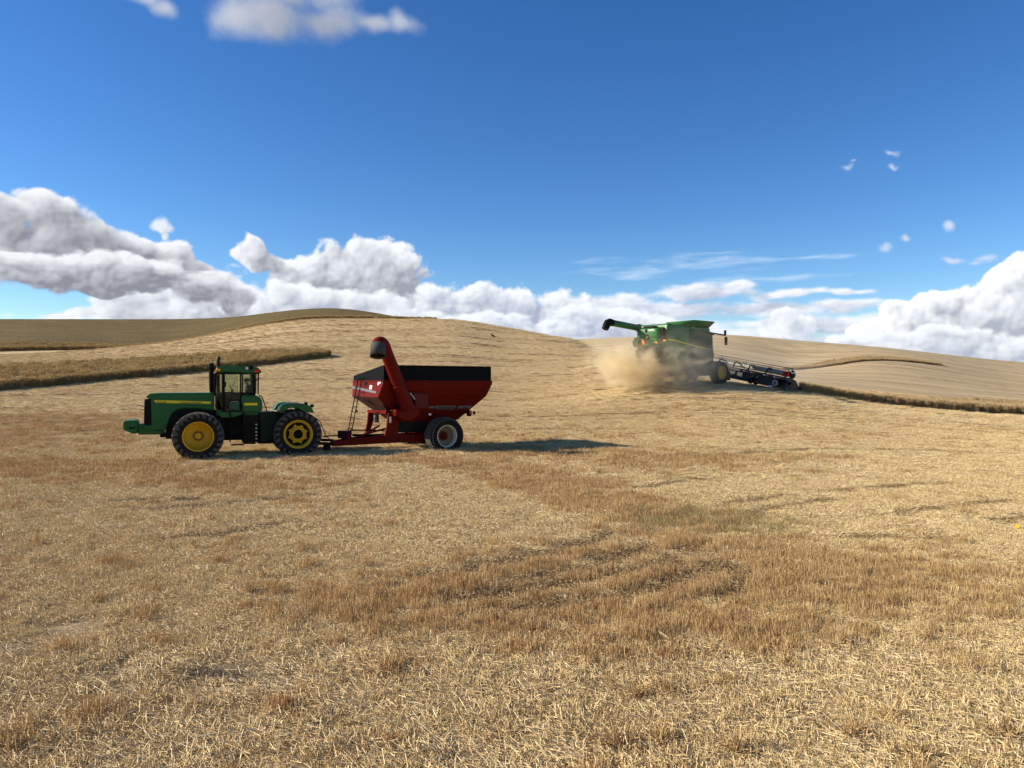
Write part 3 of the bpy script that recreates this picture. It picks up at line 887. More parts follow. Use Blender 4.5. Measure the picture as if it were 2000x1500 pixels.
def wheat_field(name, near, far, h, mat, coll, rows=40, cols=160, edge_sp=0.30, edge_rows=3, top_sp=None, top_depth=25.0, seed=1, ends=True):
    """near, far: lists of (bearing, distance ahead) of the cut edge and of the far side"""
    b0, b1 = near[0][0], near[-1][0]
    u = np.linspace(b0, b1, cols)
    dn = pchip([a for a, _ in near], [b for _, b in near], u)
    df = pchip([a for a, _ in far], [b for _, b in far], u)
    v = np.concatenate([[0.0], np.linspace(0, 1, rows), [1.0]])
    U, Vv = np.meshgrid(u, v)
    D = dn + 0.55 + (df - dn - 0.55) * Vv
    X = (U - 1000) / F * D
    Z = land(X, D)
    top = np.ones_like(Z) * h * 0.78
    top += 0.05 * fbm(X * 0.35, D * 0.35, 3, 600 + seed) + 0.03 * fbm(X * 3, D * 3, 2, 610 + seed)
    top[0] = top[-1] = -0.05
    if ends:
        top[:, 0] = top[:, -1] = -0.05
    D2 = D.copy()
    D2[1:3] += np.where(np.arange(2)[:, None] == 0, 0.10, 0.10)
    P = np.stack([X, D, Z + top], -1).reshape(-1, 3)
    me = raw_mesh(name, P, grid_faces(len(v), cols)[:, ::-1], smooth=True)
    me.materials.append(mat)
    o = bpy.data.objects.new(name, me)
    o['kind'] = 'stuff'
    link(o)
    # stems and ears along the cut edge, thinner over the top
    r = np.random.default_rng(seed)
    pts = []
    L = np.concatenate([[0], np.cumsum(np.hypot(np.diff((u - 1000) / F * dn), np.diff(dn)))])
    for k in range(edge_rows):
        n = int(L[-1] / edge_sp)
        uu = np.interp(np.linspace(0, L[-1], n) + r.uniform(-0.3, 0.3, n), L, u)
        dd = np.interp(uu, u, dn) + k * edge_sp * 0.9 + r.uniform(-0.16, 0.16, n) + 0.25 * fbm(uu * 0.12, uu * 0 + seed, 4, 620)
        keep = dd < np.interp(uu, u, df)
        pts.append(np.stack([(uu - 1000) / F * dd, dd], 1)[keep])
    if top_sp:
        area_n = int(np.mean(np.minimum(df - dn, top_depth)) * L[-1] / top_sp ** 2)
        uu = r.uniform(b0, b1, area_n)
        a, b = np.interp(uu, u, dn), np.interp(uu, u, df)
        dd = a + (np.minimum(b, a + top_depth) - a) * r.random(area_n)
        pts.append(np.stack([(uu - 1000) / F * dd, dd], 1))
    q = np.concatenate(pts)
    z = land(q[:, 0], q[:, 1])
    s = r.uniform(0.72, 1.22, len(q)) * (1 + 0.10 * fbm(q[:, 0] * 0.5, q[:, 1] * 0.5, 3, 640 + seed))
    sc = np.stack([np.full(len(q), 1.0) * r.uniform(0.9, 1.3, len(q))] * 2 + [s * h / 0.86], 1)
    ro = np.stack([r.normal(0, 0.07, len(q)), r.normal(0, 0.07, len(q)), r.random(len(q)) * 6.283], 1)
    scatter(name + '_ears', coll, np.stack([q[:, 0], q[:, 1], z], 1), ro, sc, r.integers(0, 4, len(q)))
    return o

wheat_field('wheat_strip', *WHEAT['strip'], 0.72, WH_STRIP, c_ol, rows=30, cols=260, edge_sp=0.26, edge_rows=5, top_sp=0.5, top_depth=30, seed=3)
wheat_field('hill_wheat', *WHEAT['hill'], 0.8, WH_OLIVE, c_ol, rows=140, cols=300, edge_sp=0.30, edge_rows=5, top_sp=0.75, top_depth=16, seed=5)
wheat_field('wheat_swath', *WHEAT['swath'], 0.66, WH_TAN, c_tn, rows=26, cols=240, edge_sp=0.24, edge_rows=5, top_sp=0.5, top_depth=26, seed=7)
wheat_field('far_wheat', *WHEAT['far'], 0.42, WH_TAN, c_tn, rows=20, cols=120, edge_sp=0.36, edge_rows=4, top_sp=0.9, top_depth=20, seed=9)
# ------------------------------------------------------------------ modelling helpers for the machines
def rings_to(bm, rings, closed=True, cap=True):
    vs = [[bm.verts.new(p) for p in r] for r in rings]
    n = len(vs[0])
    for a, b in zip(vs, vs[1:]):
        for i in range(n if closed else n - 1):
            j = (i + 1) % n
            bm.faces.new((a[i], a[j], b[j], b[i]))
    if cap and closed:
        bm.faces.new(vs[0][::-1])
        bm.faces.new(vs[-1])
    return vs

class MB:
    def __init__(s):
        s.bm = bmesh.new()
    def prism(s, pts, y0, y1):
        """outline in x, z pushed from y0 to y1"""
        rings_to(s.bm, [[(x, y0, z) for x, z in pts], [(x, y1, z) for x, z in pts]])
        return s
    def prism_x(s, pts, x0, x1):
        rings_to(s.bm, [[(x0, y, z) for y, z in pts], [(x1, y, z) for y, z in pts]])
        return s
    def prism_z(s, pts, z0, z1):
        rings_to(s.bm, [[(x, y, z0) for x, y in pts], [(x, y, z1) for x, y in pts]])
        return s
    def box(s, x0, x1, y0, y1, z0, z1):
        return s.prism([(x0, z0), (x1, z0), (x1, z1), (x0, z1)], y0, y1)
    def loft(s, rings, cap=True):
        rings_to(s.bm, rings, True, cap)
        return s
    def tube(s, pts, r, seg=10, cap=True):
        pts = [Vector(p) for p in pts]
        rs = r if isinstance(r, (list, tuple)) else [r] * len(pts)
        rings, ref = [], None
        for i, p in enumerate(pts):
            t = (pts[min(i + 1, len(pts) - 1)] - pts[max(i - 1, 0)]).normalized()
            if ref is None:
                ref = t.orthogonal().normalized()
            ref = (ref - t * ref.dot(t)).normalized()
            b = t.cross(ref)
            rings.append([p + (ref * math.cos(2 * math.pi * k / seg) + b * math.sin(2 * math.pi * k / seg)) * rs[i] for k in range(seg)])
        rings_to(s.bm, rings, True, cap)
        return s
    def bar(s, p0, p1, w, h):
        """rectangular bar, w across, h along the up-ish direction"""
        p0, p1 = Vector(p0), Vector(p1)
        t = (p1 - p0).normalized()
        up = Vector((0, 0, 1)) if abs(t.z) < 0.95 else Vector((1, 0, 0))
        a = t.cross(up).normalized() * w / 2
        b = a.cross(t).normalized() * h / 2
        rings_to(s.bm, [[p + a + b, p + a - b, p - a - b, p - a + b] for p in (p0, p1)])
        return s
    def lathe(s, prof, c, seg=48, axis='y', flip=1, close=False):
        """prof: (radius, offset along the axis); turned about the axis through c"""
        rings = []
        for k in range(seg):
            a = 2 * math.pi * k / seg
            if axis == 'y':
                rings.append([(c[0] + r * math.cos(a), c[1] + h * flip, c[2] + r * math.sin(a)) for r, h in prof])
            elif axis == 'x':
                rings.append([(c[0] + h * flip, c[1] + r * math.cos(a), c[2] + r * math.sin(a)) for r, h in prof])
            else:
                rings.append([(c[0] + r * math.cos(a), c[1] + r * math.sin(a), c[2] + h * flip) for r, h in prof])
        vs = [[s.bm.verts.new(p) for p in r] for r in rings]
        n = len(prof)
        for k in range(seg):
            A, B = vs[k], vs[(k + 1) % seg]
            for i in range(n if close else n - 1):
                j = (i + 1) % n
                s.bm.faces.new((A[i], A[j], B[j], B[i]))
        return s
    def poly(s, pts):
        s.bm.faces.new([s.bm.verts.new(p) for p in pts])
        return s
    def build(s, name, mat, parent=None, bevel=0.0, smooth=38, seg=2, label=None):
        bmesh.ops.remove_doubles(s.bm, verts=s.bm.verts, dist=1e-5)
        bmesh.ops.recalc_face_normals(s.bm, faces=s.bm.faces)
        me = bpy.data.meshes.new(name)
        s.bm.to_mesh(me)
        s.bm.free()
        me.materials.append(mat)
        me.polygons.foreach_set('use_smooth', [True] * len(me.polygons))
        me.set_sharp_from_angle(angle=R(smooth))
        o = bpy.data.objects.new(name, me)
        link(o, parent)
        if bevel:
            b = o.modifiers.new('bevel', 'BEVEL')
            b.width = bevel
            b.segments = seg
            b.limit_method = 'ANGLE'
            b.angle_limit = R(40)
        if label:
            o['label'] = label
        return o

def paint(name, base, rough=0.35, dust=0.25, dustcol=(0.30, 0.22, 0.13), metal=0.0, spec=0.14, scale=3.0, coat=0.0, grime=0.0):
    m = bpy.data.materials.new(name)
    m.use_nodes = True
    t = m.node_tree
    t.nodes.clear()
    N = NT(t)
    pos = N.n('ShaderNodeTexCoord').outputs['Object']
    n1 = N.noise(pos, scale, 6.0, 0.65)
    n2 = N.noise(N.vec('MULTIPLY', pos, (1.0, 1.0, 0.35)), scale * 6, 4.0, 0.6)
    f = N.math('ADD', N.math('MULTIPLY', n1, 0.6), N.math('MULTIPLY', n2, 0.4))
    k = N.math('MULTIPLY', N.rng(f, 0.36, 0.68), dust)
    c = N.mix(k, base, dustcol)
    if grime:
        c = N.mix(N.math('MULTIPLY', N.rng(n2, 0.5, 0.7), grime), c, (0.03, 0.022, 0.016))
    bs = N.n('ShaderNodeBsdfPrincipled')
    N.put(bs.inputs['Base Color'], c)
    N.put(bs.inputs['Roughness'], N.math('MULTIPLY_ADD', k, 0.9, rough, clamp=True))
    bs.inputs['Metallic'].default_value = metal
    bs.inputs['Specular IOR Level'].default_value = spec
    bs.inputs['Coat Weight'].default_value = coat
    bs.inputs['Coat Roughness'].default_value = 0.12
    t.links.new(bs.outputs[0], N.n('ShaderNodeOutputMaterial').inputs[0])
    return m

def glow(name, col, k):
    m = bpy.data.materials.new(name)
    m.use_nodes = True
    b = m.node_tree.nodes['Principled BSDF']
    b.inputs['Base Color'].default_value = (*col, 1)
    b.inputs['Emission Color'].default_value = (*col, 1)
    b.inputs['Emission Strength'].default_value = k
    return m

def glass(name, tint, opacity):
    m = bpy.data.materials.new(name)
    m.use_nodes = True
    t = m.node_tree
    t.nodes.clear()
    N = NT(t)
    tr = N.n('ShaderNodeBsdfTransparent')
    tr.inputs[0].default_value = (*tint, 1)
    gl = N.n('ShaderNodeBsdfGlossy')
    gl.inputs['Roughness'].default_value = 0.04
    gl.inputs[0].default_value = (0.8, 0.85, 0.85, 1)
    fr = N.n('ShaderNodeFresnel')
    mx = N.n('ShaderNodeMixShader')
    N.put(mx.inputs[0], N.math('MULTIPLY_ADD', fr.outputs[0], 0.35, opacity, clamp=True))
    t.links.new(tr.outputs[0], mx.inputs[1])
    t.links.new(gl.outputs[0], mx.inputs[2])
    t.links.new(mx.outputs[0], N.n('ShaderNodeOutputMaterial').inputs[0])
    return m

GREEN_P = paint('green_paint', (0.006, 0.100, 0.020), 0.32, 0.05, spec=0.22)
YELLOW_P = paint('yellow_paint', (0.62, 0.36, 0.012), 0.38, 0.12)
YELLOW_D = paint('yellow_decal', (0.78, 0.62, 0.03), 0.4, 0.05)
BLACK_P = paint('black_paint', (0.006, 0.006, 0.006), 0.45, 0.03, spec=0.06)
DARK_M = paint('dark_metal', (0.008, 0.009, 0.008), 0.6, 0.06, spec=0.08)
RUBBER = paint('tyre_rubber', (0.012, 0.012, 0.012), 0.85, 0.18, dustcol=(0.16, 0.125, 0.085), spec=0.08, scale=2.0)
TREAD = paint('tyre_tread', (0.060, 0.060, 0.056), 0.9, 0.30, dustcol=(0.22, 0.18, 0.13), spec=0.1, scale=2.5)
RED_P = paint('red_paint', (0.135, 0.007, 0.004), 0.48, 0.03, spec=0.05)
RED_DUST = paint('dusty_red_paint', (0.12, 0.03, 0.022), 0.6, 0.75, dustcol=(0.13, 0.10, 0.085))
CREAM_P = paint('cream_paint', (0.66, 0.62, 0.46), 0.45, 0.25)
WHITE_D = paint('white_decal', (0.80, 0.79, 0.76), 0.5, 0.03)
SILVER_D = paint('silver_decal', (0.16, 0.155, 0.16), 0.4, 0.08)
GREY_M = paint('grey_metal', (0.14, 0.145, 0.145), 0.45, 0.22, metal=0.2)
STEEL = paint('bare_steel', (0.42, 0.42, 0.40), 0.35, 0.15, metal=0.7)
FABRIC = paint('seat_fabric', (0.025, 0.026, 0.03), 0.9, 0.1)
AMBER = paint('amber_lens', (0.85, 0.32, 0.02), 0.2, 0.0)
REDLENS = paint('red_lens', (0.70, 0.025, 0.012), 0.2, 0.0)
ORANGE = paint('orange_reflector', (0.90, 0.17, 0.035), 0.4, 0.05)
TEAL = paint('teal_plastic', (0.01, 0.17, 0.16), 0.4, 0.05)
GLASS = glass('cab_glass', (0.82, 0.87, 0.83), 0.0)
LENS = paint('lamp_lens', (0.55, 0.56, 0.54), 0.15, 0.0)

def thing(name, label, cat, M, group=None):
    o = bpy.data.objects.new(name, None)
    o.empty_display_size = 0.5
    o.matrix_world = M
    o['label'] = label
    o['category'] = cat
    if group:
        o['group'] = group
    link(o)
    return o

def tag(o, label, cat, group=None):
    o['label'] = label
    o['category'] = cat
    if group:
        o['group'] = group
    return o

def lettering(name, text, size, mat, parent, origin, xdir, ydir, align='LEFT', depth=0.004, shear=0.0, widen=1.0):
    cu = bpy.data.curves.new('lettering_curve', 'FONT')
    cu.body = text
    cu.size = size
    cu.extrude = depth / 2
    cu.align_x = align
    cu.shear = shear
    cu.resolution_u = 3
    tmp = bpy.data.objects.new('lettering_curve', cu)
    me = bpy.data.meshes.new_from_object(tmp)
    bpy.data.objects.remove(tmp)
    bpy.data.curves.remove(cu)
    x, y = Vector(xdir).normalized(), Vector(ydir).normalized()
    z = x.cross(y)
    M = Matrix(((x.x * widen, y.x, z.x, origin[0]), (x.y * widen, y.y, z.y, origin[1]), (x.z * widen, y.z, z.z, origin[2]), (0, 0, 0, 1)))
    me.transform(M)
    me.materials.clear()
    me.materials.append(mat)
    o = bpy.data.objects.new(name, me)
    return link(o, parent)

class Frame3:
    """a machine's own axes: x ahead, y to its left, z up; measures a bearing and dip against one of its planes"""
    def __init__(s, origin, ahead_deg):
        a = R(ahead_deg)
        s.f = np.array([math.cos(a), math.sin(a), 0.0])
        s.l = np.array([-math.sin(a), math.cos(a), 0.0])
        s.o = np.array(origin, float)
        s.M = Matrix(((s.f[0], s.l[0], 0, origin[0]), (s.f[1], s.l[1], 0, origin[1]), (0, 0, 1, origin[2]), (0, 0, 0, 1)))
    def on_y(s, px, py, Y):
        r = np.array([(px - 1000) / F, 1.0, (750 - py) / F])
        t = (s.o @ s.l + Y) / (r @ s.l)
        w = r * t - s.o
        return float(w @ s.f), float(w[2])
    def on_x(s, px, py, X):
        r = np.array([(px - 1000) / F, 1.0, (750 - py) / F])
        t = (s.o @ s.f + X) / (r @ s.f)
        w = r * t - s.o
        return float(w @ s.l), float(w[2])
    def world(s, x, y, z):
        return s.o + s.f * x + s.l * y + np.array([0, 0, z])

def lug_tyre(name, parent, c, r, width, rim_r, out, lugs=22, lug_h=0.055, mat=RUBBER):
    """bar tread tyre turning about y; out = +1 / -1 is the side that faces away from the machine"""
    w = width / 2
    m = MB()
    rb = r - lug_h
    prof = [(rim_r, -w * 0.72), (rim_r + 0.05, -w * 0.86), ((rb + rim_r) / 2, -w * 1.0), (rb - 0.10, -w * 0.97), (rb - 0.025, -w * 0.84), (rb, -w * 0.55), (rb + 0.012, 0),
            (rb, w * 0.55), (rb - 0.025, w * 0.84), (rb - 0.10, w * 0.97), ((rb + rim_r) / 2, w * 1.0), (rim_r + 0.05, w * 0.86), (rim_r, w * 0.72)]
    m.lathe(prof, c, 64)
    o = m.build(name, mat, parent, smooth=50)
    t = MB()
    st = 2 * math.pi / lugs
    for sgn in (-1, 1):
        for k in range(lugs):
            a0 = k * st + (st / 2 if sgn > 0 else 0)
            path = [(0.04, 0.0, 0.0), (0.35, 0.16, 0.0), (0.70, 0.36, -0.006), (0.95, 0.46, -0.04), (1.01, 0.50, -0.13)]
            rings = []
            for (q, da, dr) in path:
                yy = sgn * q * w
                th = a0 + da * 0.85
                hw = 0.034 + 0.012 * q
                top, bot = r + dr, rb + dr - 0.03
                ring = []
                for rr, sg in ((top, -1), (top, 1), (bot, 1.5), (bot, -1.5)):
                    an = th + sg * hw / r
                    ring.append((c[0] + rr * math.cos(an), c[1] + yy, c[2] + rr * math.sin(an)))
                rings.append(ring)
            t.loft(rings)
    t.build('tread', TREAD, o, smooth=30)
    return o

# ------------------------------------------------------------------ the four wheel drive tractor
TF = Frame3((-10.85, 31.49, -2.95), 180 + 22)
def T(cx, cy, Y):
    return TF.on_y(220 + cx / 4.545, 640 + cy / 4.545, Y)
def Tp(pts, Y):
    return [T(a, b, Y) for a, b in pts]
def T3(cx, cy, Y):
    x, z = T(cx, cy, Y)
    return (x, Y, z)

tractor = thing('tractor', 'green articulated tractor with yellow wheels pulling the red grain cart', 'tractor', TF.M)

# bonnet: outline seen from the side, rounded along the top edges
hood = Tp([(290, 612), (335, 583), (420, 580), (905, 577), (905, 742), (880, 738), (760, 722), (640, 718), (580, 728), (535, 758), (508, 800), (494, 850), (478, 895), (462, 908), (300, 908), (272, 890), (272, 866), (345, 862), (338, 640)], 0.62)
MB().prism(hood, -0.62, 0.62).build('hood', GREEN_P, tractor, bevel=0.05, seg=4)
gr = MB().prism(Tp([(283, 636), (343, 632), (348, 862), (276, 862)], 0.605), -0.60, 0.60).build('grille', BLACK_P, tractor, bevel=0.02)
gl = MB()
for k in range(9):
    z0, z1 = T(280, 655 + k * 23, 0.61)[1], T(280, 660 + k * 23, 0.61)[1]
    x0, x1 = T(343, 655, 0.61)[0], T(280, 655, 0.61)[0]
    gl.box(x0 + 0.02, x1 + 0.012, -0.607, 0.607, z1, z0)
gl.build('grille_slat', DARK_M, gr)
for s in (-1, 1):
    x, z = T(284, 640, 0.6)
    hl = MB()
    hl.box(x - 0.02, x + 0.03, s * 0.50 - 0.09, s * 0.50 + 0.09, z - 0.16, z - 0.04)
    hl.build('headlight', LENS, gr, bevel=0.01)
st = MB().prism(Tp([(370, 645), (385, 643), (872, 655), (872, 676), (390, 668), (376, 662)], 0.622), 0.619, 0.626).build('hood_stripe', YELLOW_D, tractor)
for s, e, txt in ((390, 474, '9220'), (598, 684, 'JOHN'), (694, 796, 'DEERE')):
    x0, z0 = T(s, 668 if s < 500 else 674, 0.63)
    x1, z1 = T(e, 670 if s < 500 else 675, 0.63)
    o = lettering('lettering', txt, 0.115, BLACK_P, st, (0, 0, 0), (1, 0, 0), (0, 1, 0))
    wd = max(v.co.x for v in o.data.vertices)
    ux, uz = (x1 - x0) / wd, (z1 - z0) / wd
    for v in o.data.vertices:
        X, Yc, Zc = v.co
        v.co = (x0 + ux * X, 0.6285 + Zc, z0 + uz * X + Yc)
# frame under the bonnet, black filler, front weights
xa, za = T(455, 905, 0.4)
MB().box(T(1120, 900, 0.4)[0], T(470, 900, 0.4)[0], -0.42, 0.42, T(0, 1000, 0.4)[1], T(0, 752, 0.4)[1]).build('front_frame', DARK_M, tractor, bevel=0.02)
MB().prism(Tp([(500, 890), (512, 800), (545, 750), (590, 722), (660, 712), (905, 730), (1010, 770), (1010, 905)], 0.56), -0.56, 0.56).build('underhood_filler', BLACK_P, tractor)  # black block added for the dark under the bonnet
MB().prism(Tp([(225, 858), (262, 855), (300, 905), (462, 912), (455, 950), (228, 950)], 0.40), -0.40, 0.40).build('front_bumper', GREEN_P, tractor, bevel=0.015)
MB().box(T(560, 950, 0.5)[0], T(422, 950, 0.5)[0], -0.5, 0.5, T(0, 984, 0.5)[1], T(0, 950, 0.5)[1]).build('axle_guard', BLACK_P, tractor, bevel=0.01)
wt_ = MB().prism(Tp([(92, 838), (112, 826), (212, 822), (224, 834), (222, 940), (178, 944), (92, 905)], 0.52), -0.52, 0.52).build('front_weight', GREEN_P, tractor, bevel=0.03, seg=3)
k_ = MB()
for i in range(9):
    y = -0.44 + i * 0.11
    k_.prism(Tp([(100, 846), (206, 832), (206, 838), (100, 852)], 0.52), y - 0.004, y + 0.006)
x, z = T(172, 868, 0.52)
k_.box(x - 0.11, x + 0.10, 0.515, 0.535, z - 0.13, z - 0.06)
k_.build('weight_handle', BLACK_P, wt_)
MB().box(T(285, 0, 0.3)[0], T(200, 0, 0.3)[0], -0.30, 0.30, T(0, 930, 0.3)[1], T(0, 870, 0.3)[1]).build('weight_bracket', GREEN_P, tractor, bevel=0.01)

RUST = paint('sooty_pipe', (0.030, 0.026, 0.024), 0.7, 0.1)
# air intake stack and exhaust
x, z0 = T(878, 582, 0.50)
z1 = T(878, 315, 0.50)[1]
x2 = T(889, 500, 0.5)[0]
ai = MB().tube([(x - 0.10, 0.36, z0 - 0.05), (x - 0.06, 0.44, z0 + 0.03), (x - 0.005, 0.50, z0 + 0.12), (x, 0.50, z0 + 0.3), (x + 0.01, 0.50, z1 - 0.22)], 0.092, 16).build('air_intake', BLACK_P, tractor)
MB().lathe([(0.0, 0.0), (0.112, 0.0), (0.125, 0.05), (0.105, 0.13), (0.105, 0.20), (0.09, 0.24), (0.0, 0.24)], (x + 0.012, 0.50, z1 - 0.235), 20, 'z').build('intake_cap', BLACK_P, ai)
x, z1 = T(936, 262, -0.45)
MB().tube([(x, -0.45, 2.5), (x, -0.45, z1 - 0.16), (x - 0.02, -0.45, z1 - 0.05), (x - 0.06, -0.45, z1 + 0.02)], [0.075, 0.07, 0.07, 0.065], 14).build('exhaust_pipe', RUST, tractor)

# cab
CY = 0.86
roofo = Tp([(915, 372), (930, 350), (990, 341), (1200, 343), (1285, 352), (1308, 372), (1325, 388), (1318, 402), (1290, 400), (1245, 405), (960, 396), (918, 388)], CY)
rf = MB().prism(roofo, -CY, CY).build('cab_roof', GREEN_P, tractor, bevel=0.05, seg=3)
x, z = T(940, 376, CY)
MB().box(x - 0.075, x + 0.085, CY - 0.06, CY + 0.035, z - 0.05, z + 0.05).build('turn_signal', AMBER, rf, bevel=0.015)
x, z = T(1275, 385, CY)
MB().box(x - 0.11, x + 0.07, CY - 0.06, CY + 0.03, z - 0.05, z + 0.05).build('turn_signal', REDLENS, rf, bevel=0.015, label='red rear turn signal')
for cx, cy in ((1190, 360), (1228, 356)):
    x, z = T(cx, cy, CY - 0.1)
    l = MB().lathe([(0.0, 0.04), (0.06, 0.035), (0.085, 0.03), (0.085, -0.01), (0.05, -0.07), (0.0, -0.08)], (x, CY - 0.02, z), 18, 'y').build('work_light', BLACK_P, rf)
    MB().lathe([(0.0, 0.046), (0.064, 0.040), (0.064, 0.02)], (x, CY - 0.02, z), 18, 'y').build('lens', LENS if cx < 1200 else DARK_M, l)
x, z = T(1130, 250, -0.2)
MB().tube([(x, -0.2, T(1130, 345, -0.2)[1]), (x - 0.005, -0.2, T(1130, 182, -0.2)[1])], 0.008, 6).build('antenna', BLACK_P, rf)
fr = MB()
for s in (-1, 1):
    y = s * (CY - 0.06)
    for (a, b, w) in (((915, 400), (905, 600), 0.09), ((985, 398), (985, 745), 0.075), ((1152, 400), (1150, 600), 0.06), ((1252, 402), (1258, 605), 0.10), ((1295, 405), (1292, 590), 0.05)):
        fr.bar(T3(*a, CY)[:1] + (y,) + T3(*a, CY)[2:], T3(*b, CY)[:1] + (y,) + T3(*b, CY)[2:], 0.06, w)
    for (a, b, w) in (((905, 405), (1300, 405), 0.05), ((985, 580), (1260, 583), 0.05)):
        fr.bar(T3(*a, CY)[:1] + (y,) + T3(*a, CY)[2:], T3(*b, CY)[:1] + (y,) + T3(*b, CY)[2:], 0.05, w)
for cx in (912, 1292):
    x, z = T(cx, 405, CY)
    fr.box(x - 0.03, x + 0.03, -CY + 0.03, CY - 0.03, z - 0.02, z + 0.02)
fr.build('cab_frame', BLACK_P, tractor, bevel=0.008)
df_ = MB()
door = [(992, 402), (1120, 402), (1135, 418), (1135, 742), (992, 742)]
for a, b in zip(door, door[1:] + door[:1]):
    df_.bar(T3(*a, CY + 0.02), T3(*b, CY + 0.02), 0.03, 0.045)
dr = df_.build('door', BLACK_P, tractor, bevel=0.006)
MB().prism(Tp([(1000, 412), (1130, 412), (1130, 738), (1000, 738)], CY), CY - 0.004, CY + 0.004).build('pane', GLASS, dr)
x, z = T(1000, 505, CY)
MB().box(x - 0.03, x + 0.03, CY + 0.03, CY + 0.07, z - 0.1, z + 0.1).build('handle', BLACK_P, dr, bevel=0.01)
for pts in ([(920, 404), (980, 404), (982, 735), (915, 600)], [(1156, 404), (1248, 406), (1252, 580), (1154, 580)], [(1262, 408), (1294, 408), (1290, 588), (1264, 588)]):
    for s in (1, -1):
        MB().prism(Tp(pts, CY - 0.05), s * (CY - 0.054), s * (CY - 0.046)).build('window', GLASS, tractor)
MB().prism(Tp([(1000, 412), (1130, 412), (1130, 590), (1000, 590)], CY - 0.05), -(CY - 0.046), -(CY - 0.054)).build('window', GLASS, tractor)
x0 = T(912, 500, CY - 0.1)[0]
MB().box(x0 - 0.004, x0 + 0.004, -CY + 0.12, CY - 0.12, T(0, 592, CY)[1], T(0, 405, CY)[1]).build('windscreen', GLASS, tractor)
# lower cab body and inside
BLACK_I = paint('black_trim', (0.008, 0.008, 0.008), 0.7, 0.0, spec=0.2)
MB().box(T(925, 0, CY)[0] - 0.03, T(925, 0, CY)[0], -CY + 0.1, CY - 0.1, T(0, 742, CY)[1], T(0, 590, CY)[1]).build('sun_block_panel', BLACK_I, tractor)  # panel added to keep the sun out of the lower cab
MB().box(T(1290, 0, CY)[0], T(920, 0, CY)[0], -CY + 0.1, CY - 0.12, T(0, 795, CY)[1], T(0, 742, CY)[1]).build('cab_floor', GREEN_P, tractor, bevel=0.01)
MB().box(T(1290, 0, CY)[0], T(915, 0, CY)[0], -CY + 0.03, -CY + 0.10, T(0, 742, CY)[1], T(0, 596, CY)[1]).build('cab_side', BLACK_I, tractor, bevel=0.01)
sp = MB().prism(Tp([(1152, 612), (1166, 602), (1280, 604), (1312, 618), (1328, 650), (1330, 728), (1318, 748), (1152, 745)], 1.0), 0.60, 1.0).build('side_panel', GREEN_P, tractor, bevel=0.04, seg=3)
MB().prism(Tp([(1168, 668), (1286, 668), (1286, 690), (1168, 690)], 1.0), 0.999, 1.006).build('stripe', YELLOW_D, sp)
x, z = T(1185, 570, 0.0)
sb = MB()
sb.box(x - 0.28, x + 0.28, -0.27, 0.27, 2.06, 2.20)
sb.prism([(x - 0.30, 2.16), (x - 0.18, 2.16), (x - 0.28, 2.86), (x - 0.38, 2.86)], -0.25, 0.25)
sb.box(x - 0.15, x + 0.15, -0.15, 0.15, 1.75, 2.06)
seat = sb.build('seat', FABRIC, tractor, bevel=0.04, seg=2)
cn = MB().box(T(1000, 0, 0)[0] - 0.05, T(945, 0, 0)[0], -0.30, 0.30, 1.7, T(0, 575, 0)[1]).build('dashboard', DARK_M, tractor, bevel=0.04)
x, z = T(1060, 545, 0.0)
s_ = MB()
s_.tube([(x + 0.05, 0, z - 0.45), (x, 0, z)], 0.035, 8)
ring = [(x + 0.19 * math.cos(a) * math.sin(0.55), 0.19 * math.sin(a), z + 0.19 * math.cos(a) * math.cos(0.55)) for a in np.linspace(0, 2 * math.pi, 21)]
s_.tube(ring, 0.014, 6, cap=False)
s_.build('steering_wheel', BLACK_P, tractor)
MB().tube([T3(1062, 520, 0.3), T3(1085, 485, 0.3)], 0.012, 6).build('lever', BLACK_P, tractor)
MB().box(T(1140, 0, .5)[0], T(1030, 0, .5)[0], 0.18, 0.40, T(0, 650, 0.3)[1], T(0, 585, 0.3)[1]).build('console', FABRIC, tractor, bevel=0.04)
MB().tube([T3(1300, 400, CY - 0.1), T3(1292, 440, CY), T3(1275, 475, CY), T3(1262, 490, CY - 0.05)], 0.016, 6).build('cable', BLACK_P, tractor)
MB().tube([T3(1295, 595, 0.5), T3(1325, 612, 0.5), T3(1342, 660, 0.5), T3(1372, 745, 0.5)], 0.022, 8).build('hose', BLACK_P, tractor)
mir = MB().tube([T3(935, 420, CY + 0.02), T3(928, 440, CY + 0.30), T3(928, 500, CY + 0.30)], 0.014, 6)
x, z = T(932, 470, CY + 0.3)
mir.box(x - 0.03, x + 0.03, CY + 0.18, CY + 0.40, z - 0.22, z + 0.22)
mir.build('mirror', BLACK_P, tractor, bevel=0.006)
# steps, tank and chassis between the wheels
MB().prism(Tp([(930, 748), (1150, 748), (1150, 772), (1060, 800), (970, 800), (935, 770)], 0.95), 0.30, 0.95).build('platform', GREEN_P, tractor, bevel=0.02)
sp_ = MB()
for cy in (800, 880, 965, 1040):
    x0, x1 = T(1165, cy, 1.0)[0], T(1050, cy, 1.0)[0]
    zz = T(1100, cy, 1.0)[1]
    sp_.box(x0, x1, 0.75, 1.05, zz - 0.02, zz + 0.02)
for cx in (1044, 1165):
    sp_.box(T(cx, 0, 1.0)[0] - 0.02, T(cx, 0, 1.0)[0] + 0.02, 0.74, 1.06, T(0, 1045, 1)[1], T(0, 770, 1)[1])
sp_.build('step_ladder', BLACK_P, tractor, bevel=0.006)
MB().prism(Tp([(1160, 750), (1300, 750), (1300, 1000), (1270, 1035), (1160, 1035)], 0.80), -0.80, 0.72).build('fuel_tank', DARK_M, tractor, bevel=0.05)
MB().tube([T3(1170, 760, 0.95), T3(1168, 840, 0.98)], 0.018, 6).build('handrail', GREEN_P, tractor)
